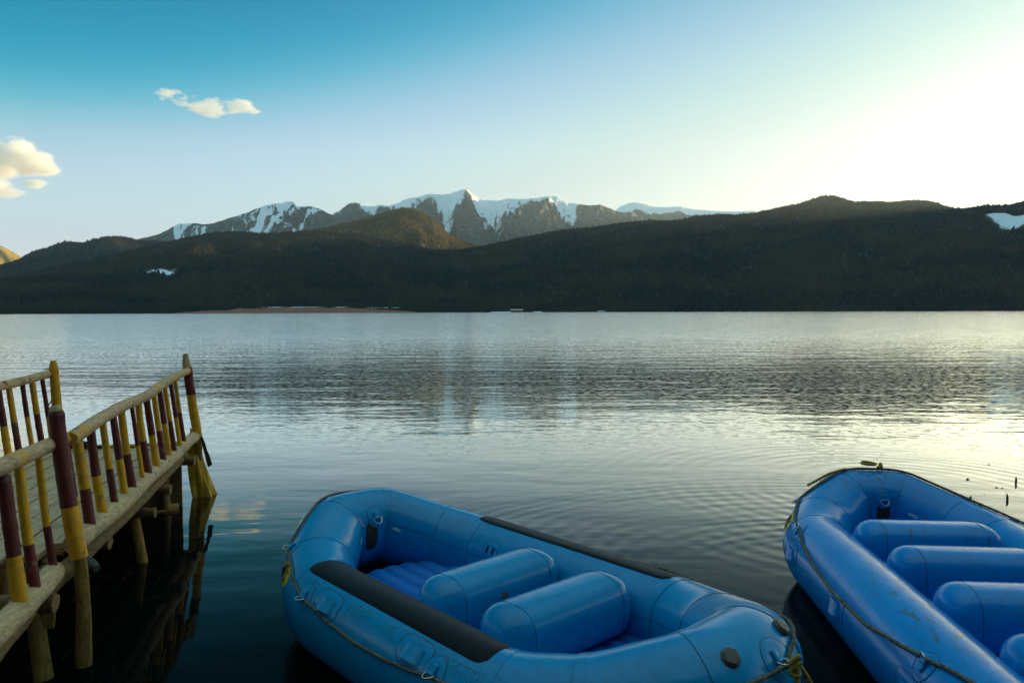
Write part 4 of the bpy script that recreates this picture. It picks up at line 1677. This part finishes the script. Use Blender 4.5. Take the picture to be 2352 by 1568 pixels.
dring(H1, 7.80, 158, FA, raft1, swing=18, ring_r=.034)
dring(H1, H1.s_of(.1, -1), 35, FA, raft1, swing=40)
dring(H1, H1.s_of(-.75, -1), 40, FA, raft1, swing=40)
handle(H1, 1.43, 37, FA, raft1)
handle(H1, 2.283, 40, FA, raft1)
badge(H1, .815, 27, raft1, .115, .075)
label_panel(H1, 7.85, 186, raft1)
sticker(H1, .29, 176, raft1, .035, .010)
sticker(H1, 7.44, 172, raft1, .035, .012)
mb = MB()
sx_ = 6.424
outline(mb, patch(H1, mb, sx_, 150, .075, .06, shape='rect'))
lp = mb.build('handle_patch', [FA, M['seam']], raft1)
for ds in (-.03, .03):
    nrm, t = H1.normal(sx_, 150)
    p = H1.at(sx_ + ds, 150, .010)
    mb = MB()
    mb.box(p, (.012, .055, .014), Matrix((t, nrm.cross(t), nrm)).transposed(), bev=.004)
    mb.build('webbing_loop', M['seam'], lp)
for s in (3.70, 4.02):
    nrm, t = H1.normal(s, 52)
    valve(H1.at(s, 52, .002), nrm, raft1, .038)
for x, y in ((1.02, .05), (.98, -.18)):
    valve((x, y, .225), (0, 0, 1), raft1, .034)
# handwriting along the side of the tube, faded chalk-like strokes
GL = {
    'pa': (.62, [[(.08, .98), (.06, .60), (.22, .42), (.46, .52)], [(.46, 1), (.46, .05)]]),
    'rya': (.66, [[(.08, .95), (.20, .78), (.06, .58), (.22, .40), (.50, .48)], [(.50, 1), (.50, .05)], [(.46, 1.18), (.56, 1.28), (.62, 1.12)]]),
    'tta': (.5, [[(.24, 1), (.24, .84), (.08, .62), (.12, .26), (.34, .14), (.46, .30)]]),
    'na': (.62, [[(.06, .52), (.16, .62), (.20, .48), (.06, .46), (.46, .54)], [(.46, 1), (.46, .05)]]),
    'vi': (.86, [[(.06, 1), (.06, .05)], [(.06, 1), (.20, 1.3), (.50, 1.26), (.64, 1)], [(.64, .66), (.40, .74), (.28, .50), (.44, .30), (.64, .46)], [(.64, 1), (.64, .05)]]),
    'ka': (.66, [[(.32, 1), (.32, .05)], [(.32, .70), (.10, .74), (.04, .46), (.20, .34), (.32, .50), (.50, .70), (.60, .50), (.52, .26)]]),
    'aa': (.22, [[(.10, 1), (.10, .05)]]),
    'sa': (.72, [[(.10, .96), (.28, .84), (.22, .62), (.08, .56), (.32, .12)], [(.2, .54), (.56, .54)], [(.56, 1), (.56, .05)]]),
    'mi': (.90, [[(.06, 1), (.06, .05)], [(.06, 1), (.20, 1.3), (.56, 1.28), (.72, 1)], [(.30, 1), (.30, .44), (.18, .36), (.26, .26), (.34, .44), (.72, .46)], [(.72, 1), (.72, .05)]]),
    'ti': (.86, [[(.06, 1), (.06, .05)], [(.06, 1), (.20, 1.3), (.50, 1.26), (.64, 1)], [(.64, .64), (.34, .66), (.26, .40), (.40, .16)], [(.64, 1), (.64, .05)]]),
    'com': (.4, [[(.14, .16), (.20, .02), (.10, -.16)]]),
    'ya': (.62, [[(.08, .95), (.20, .78), (.06, .58), (.22, .40), (.46, .48)], [(.46, 1), (.46, .05)]]),
    'chan': (.0, [[(-.26, 1.32), (-.16, 1.18), (-.04, 1.32)], [(-.16, 1.40), (-.15, 1.43)]]),
    'baa': (.78, [[(.44, .66), (.20, .74), (.08, .50), (.24, .30), (.44, .46), (.44, .66)], [(.44, 1), (.44, .05)], [(.12, .40), (.40, .62)], [(.66, 1), (.66, .05)]]),
    'ne': (.62, [[(.06, .52), (.16, .62), (.20, .48), (.06, .46), (.46, .54)], [(.46, 1), (.46, .05)], [(.46, 1.0), (.28, 1.30)]]),
    'shva': (.92, [[(.10, .92), (.28, .96), (.30, .76), (.14, .70), (.34, .50), (.24, .22)], [(.44, .60), (.56, .70), (.78, .62)], [(.78, .50), (.60, .30), (.46, .44), (.60, .56)], [(.78, 1), (.78, .05)]]),
    'ra': (.42, [[(.10, .98), (.30, .86), (.24, .64), (.08, .56), (.36, .10)]]),
    'ttha': (.56, [[(.26, 1), (.26, .76), (.06, .56), (.14, .22), (.38, .20), (.46, .50), (.26, .74)]]),
    'maa': (.84, [[(.16, 1), (.16, .44), (.06, .36), (.12, .26), (.20, .44), (.50, .46)], [(.50, 1), (.50, .05)], [(.72, 1), (.72, .05)]]),
    'nn': (.42, [[(.08, 1), (.10, .50), (.24, .42), (.34, .60)], [(.34, 1), (.34, .40)]]),
    'dau': (.72, [[(.20, 1), (.20, .86), (.44, .84), (.42, .62), (.16, .56), (.48, .40), (.30, .14)], [(.62, 1), (.62, .05)], [(.62, 1), (.42, 1.32)], [(.62, 1), (.56, 1.36)], [(.74, 1.26), (.75, 1.29)]]),
    'sp': (.45, [])}
words = [['pa', 'rya', 'tta', 'na'], ['vi', 'ka', 'aa', 'sa'], ['sa', 'mi', 'ti', 'com'], ['na', 'ya', 'aa', 'chan'], ['baa', 'ne', 'shva', 'ra', 'com'], ['ka', 'aa', 'ttha', 'maa', 'nn', 'dau']]
tot = sum(sum(GL[g][0] for g in w) for w in words) + .55 * (len(words) - 1)
sA, sB = 1.05, 2.80
unit = (sB - sA) / tot
hgt = .062
rdeg = math.degrees(1 / RS['r'])
mb = MB()
x = 0.0
for w in words:
    wl = sum(GL[g][0] for g in w if g != 'com')

    def put(P, rad):
        D_ = []
        for (a, b), (c, d) in zip(P[:-1], P[1:]):
            for q in range(3):
                D_.append((a + (c - a) * q / 3, b + (d - b) * q / 3))
        D_.append(P[-1])
        f = (x0 + P[0][0]) / tot
        base = 47 - 3 * math.sin(math.pi * f) + 1.5 * math.sin(f * 17)
        pts = [H1.at(sA + (x0 + a) * unit, base - hgt / 2 * rdeg + b * hgt * rdeg, -.0004) for a, b in D_]
        tube(mb, pts, rad, 5)
    x0 = x
    put([(0, 1), (wl * .5, 1.02), (wl, 1)], .0020)
    for g in w:
        x0 = x
        for st in GL[g][1]:
            put(st, .0024 if rnd.random() < .6 else .0014)
        x += GL[g][0]
    x += .55
mb.build('handwriting', M['chalk'], raft1)
# line laced through the rings round the outside
path = [(5.2, 60), (5.6, 45), (6.2, 38), (6.9, 40), (7.2, 42), (7.5, 46), (7.75, 55), (H1.T + .02, 64)]
rope([(s, th, .010) for s, th in path], .0088, hull=H1).build('grab_line', M['rope'], raft1)
pts = [(s, th, .010) for s, th in ((.02, 64), (.10, 68), (.167, 67), (.353, 53), (.48, 46), (.60, 39), (.72, 42), (.86, 44), (1.0, 40), (1.18, 27), (1.304, 24), (1.553, 18), (1.80, 15), (2.096, 17), (2.283, 21), (2.469, 27), (2.66, 30), (2.95, 29), (3.2, 26), (3.5, 27), (3.72, 26), (3.84, 24))]
pts += [kst + Vector((0, 0, -.012))]
rope(pts, .0088, hull=H1).build('grab_line', M['rope'], raft1)
pts = [kst + Vector((0, 0, -.005))] + [(s, th, .013) for s, th in ((3.94, 27), (3.99, 33), (4.06, 40), (4.14, 43), (4.3, 36), (4.7, 30), (5.2, 60))]
rope(pts, .0100, hull=H1).build('grab_line', M['rope'], raft1)
# yellow mooring line knotted to the stern ring
W1 = Matrix.Translation(raft1.location) @ Matrix.Rotation(2.317, 4, 'Z')
kw = W1 @ kst
out_d = (W1.to_3x3() @ H1.normal(3.89, 20)[0]).normalized()
tt_ = (W1.to_3x3() @ H1.normal(3.89, 20)[1]).normalized()
mb = MB()
c = kw + out_d * .02
tube(mb, catmull([c + tt_ * -.03 + Vector((0, 0, .01)), c + out_d * .03 + Vector((0, 0, .035)), c + tt_ * .035 + Vector((0, 0, .0)), c + out_d * .03 - Vector((0, 0, .05)), c - tt_ * .02 - Vector((0, 0, .03)), c + out_d * .035 + Vector((0, 0, .01)),
                  c + tt_ * .03 - Vector((0, 0, .04)), c + tt_ * .01 + out_d * .03 - Vector((0, 0, .10))], 6), .010, 8, wob=.08)
tube(mb, catmull([c + tt_ * .01 + Vector((0, 0, .02)), c + out_d * .025 - Vector((0, 0, .03)), c - tt_ * .01 + out_d * .02 - Vector((0, 0, .11)), c - tt_ * .012 + out_d * .012 - Vector((0, 0, .16))], 6), .009, 8, wob=.1)
tube(mb, catmull([c + tt_ * .03, c + tt_ * .05 + out_d * .04 - Vector((0, 0, .06)), c + tt_ * .075 + out_d * .07 - Vector((0, 0, .15)), c + tt_ * .12 + out_d * .10 - Vector((0, 0, .30)), c + tt_ * .16 + out_d * .2 - Vector((0, 0, .62))], 6), .008, 8, wob=.08)
tag(mb.build('mooring_rope', M['yrope']), 'frayed yellow mooring rope knotted to the stern ring of the near raft', 'rope')

# ---- right raft
H2 = Hull(2.432)
raft2 = empty('inflatable_raft', (2.887, 3.855, 0), 1.472)
tag(raft2, 'bright blue inflatable raft with scuffed side and four thwarts, cut by the right picture edge', 'raft', 'blue rafts floating at the shore')
FB = M['blue_b']
hull_mesh(H2, FB, raft2)
raft_floor(H2, FB, raft2)
for x_ in (1.40, .80, .15, -.53):
    thwart(x_, FB, raft2)
k2 = [dring(H2, .56, 39, FB, raft2, swing=35), dring(H2, 1.19, 42, FB, raft2, hang=1, swing=40), dring(H2, 3.271, 38, FB, raft2, hang=1, swing=45)]
dring(H2, H2.T - .10, 166, FB, raft2, swing=18, ring_r=.034)
for s, th in ((1.24, 6), (2.21, 4), (3.22, 2)):
    handle(H2, s, th, FB, raft2)
badge(H2, .90, 30, raft2, .115, .075)
label_panel(H2, H2.T - .10, 190, raft2, .06, .06)
sticker(H2, 10.66, 174, raft2, .04, .012)
rope([(s, th, .013) for s, th in ((7.6, 60), (8.6, 58), (9.5, 66), (10.1, 72), (10.4, 78), (10.65, 84), (10.9, 88), (11.1, 90), (H2.T + .03, 88))], .0108, hull=H2).build('grab_line', M['rope'], raft2)
pts = [(s, th, .011) for s, th in ((.03, 88), (.15, 84), (.29, 75), (.42, 62), (.56, 45), (.70, 48), (.90, 52), (1.08, 50), (1.19, 47), (1.30, 40), (1.42, 32), (1.78, 21), (2.149, 16), (2.647, 20), (2.96, 32), (3.271, 45), (3.42, 54), (3.6, 62), (4.0, 66), (4.6, 60))]
rope(pts, .0108, hull=H2).build('grab_line', M['rope'], raft2)
W2 = Matrix.Translation(raft2.location) @ Matrix.Rotation(1.472, 4, 'Z')
mb = MB()
# loose end and a small coil tied on the bow
tube(mb, catmull([W2 @ H2.at(s, th, o_) for s, th, o_ in ((.10, 88, .022), (.2, 74, .025), (.30, 60, .03), (.40, 52, .045))], 6), .011, 8, wob=.06)
cc = W2 @ H2.at(11.13, 92, .03)
ring_ = []
for q in range(26):
    a = 2 * math.pi * q / 18
    ring_.append(cc + Vector((-.01 + .065 * math.cos(a) * (1 - q * .008), .045 * math.sin(a), .014 + .012 * math.sin(a * .5 + 1) + .0015 * q)))
tube(mb, ring_, .011, 8, wob=.06)
tube(mb, catmull([cc + Vector((.06, -.03, .0)), cc + Vector((.09, .0, .03)), cc + Vector((.11, .02, .0)), cc + Vector((.07, .01, -.01)), cc + Vector((.09, -.025, .02))], 6), .012, 8, wob=.1)
tag(mb.build('bow_rope', M['yrope']), 'short yellowish rope coiled and knotted on the bow of the right raft', 'rope')

# ------------------------------------------------------------------ bits in the water
def reed(px, py, tall, lean, label, cat='reed stub'):
    p = at_z(px, py, 0)
    mb = MB()
    tube(mb, catmull([p + Vector((0, 0, -.10)), p, p + Vector((lean * .5, .0, tall * .6)), p + Vector((lean, .01, tall))], 4), [.010] * 5 + [.012] * 4 + [.008] * 3 + [.004], 8, wob=.15)
    o = mb.build('reed_stub', M['reed'])
    tag(o, label, cat, 'dead reed stubs off the right raft')


def bud(px, py, r, label):
    r *= .62
    p = at_z(px, py, 0)
    mb = MB()
    tube(mb, [p + Vector((-r * 1.3, 0, .0)), p + Vector((-r * .5, 0, r * .5)), p + Vector((r * .4, 0, r * .7)), p + Vector((r, .01, r * .3)), p + Vector((r * 2.2, .0, .002))], [r * .3, r * .9, r, r * .6, r * .15], 9, wob=.2)
    tag(mb.build('floating_bud', M['reed']), label, 'plant debris', 'brown plant bits floating off the right raft')


reed(2333, 1109, .075, .006, 'tallest thin brown reed stub at the far right of the water')
reed(2314, 1148, .07, -.004, 'dark upright reed stub in front of the far right one')
reed(2229, 1146, .035, .004, 'short reed stub peeping just over the right raft')
bud(2222, 1101, .020, 'roundest brown bud floating left of the reed stubs')
bud(2271, 1067, .013, 'small brown speck floating farthest out')
bud(2289, 1120, .014, 'left one of two brown buds floating side by side')
bud(2301, 1121, .012, 'right one of two brown buds floating side by side')
bud(2262, 1135, .006, 'thin dark leaf lying flat on the water near the reed stubs')
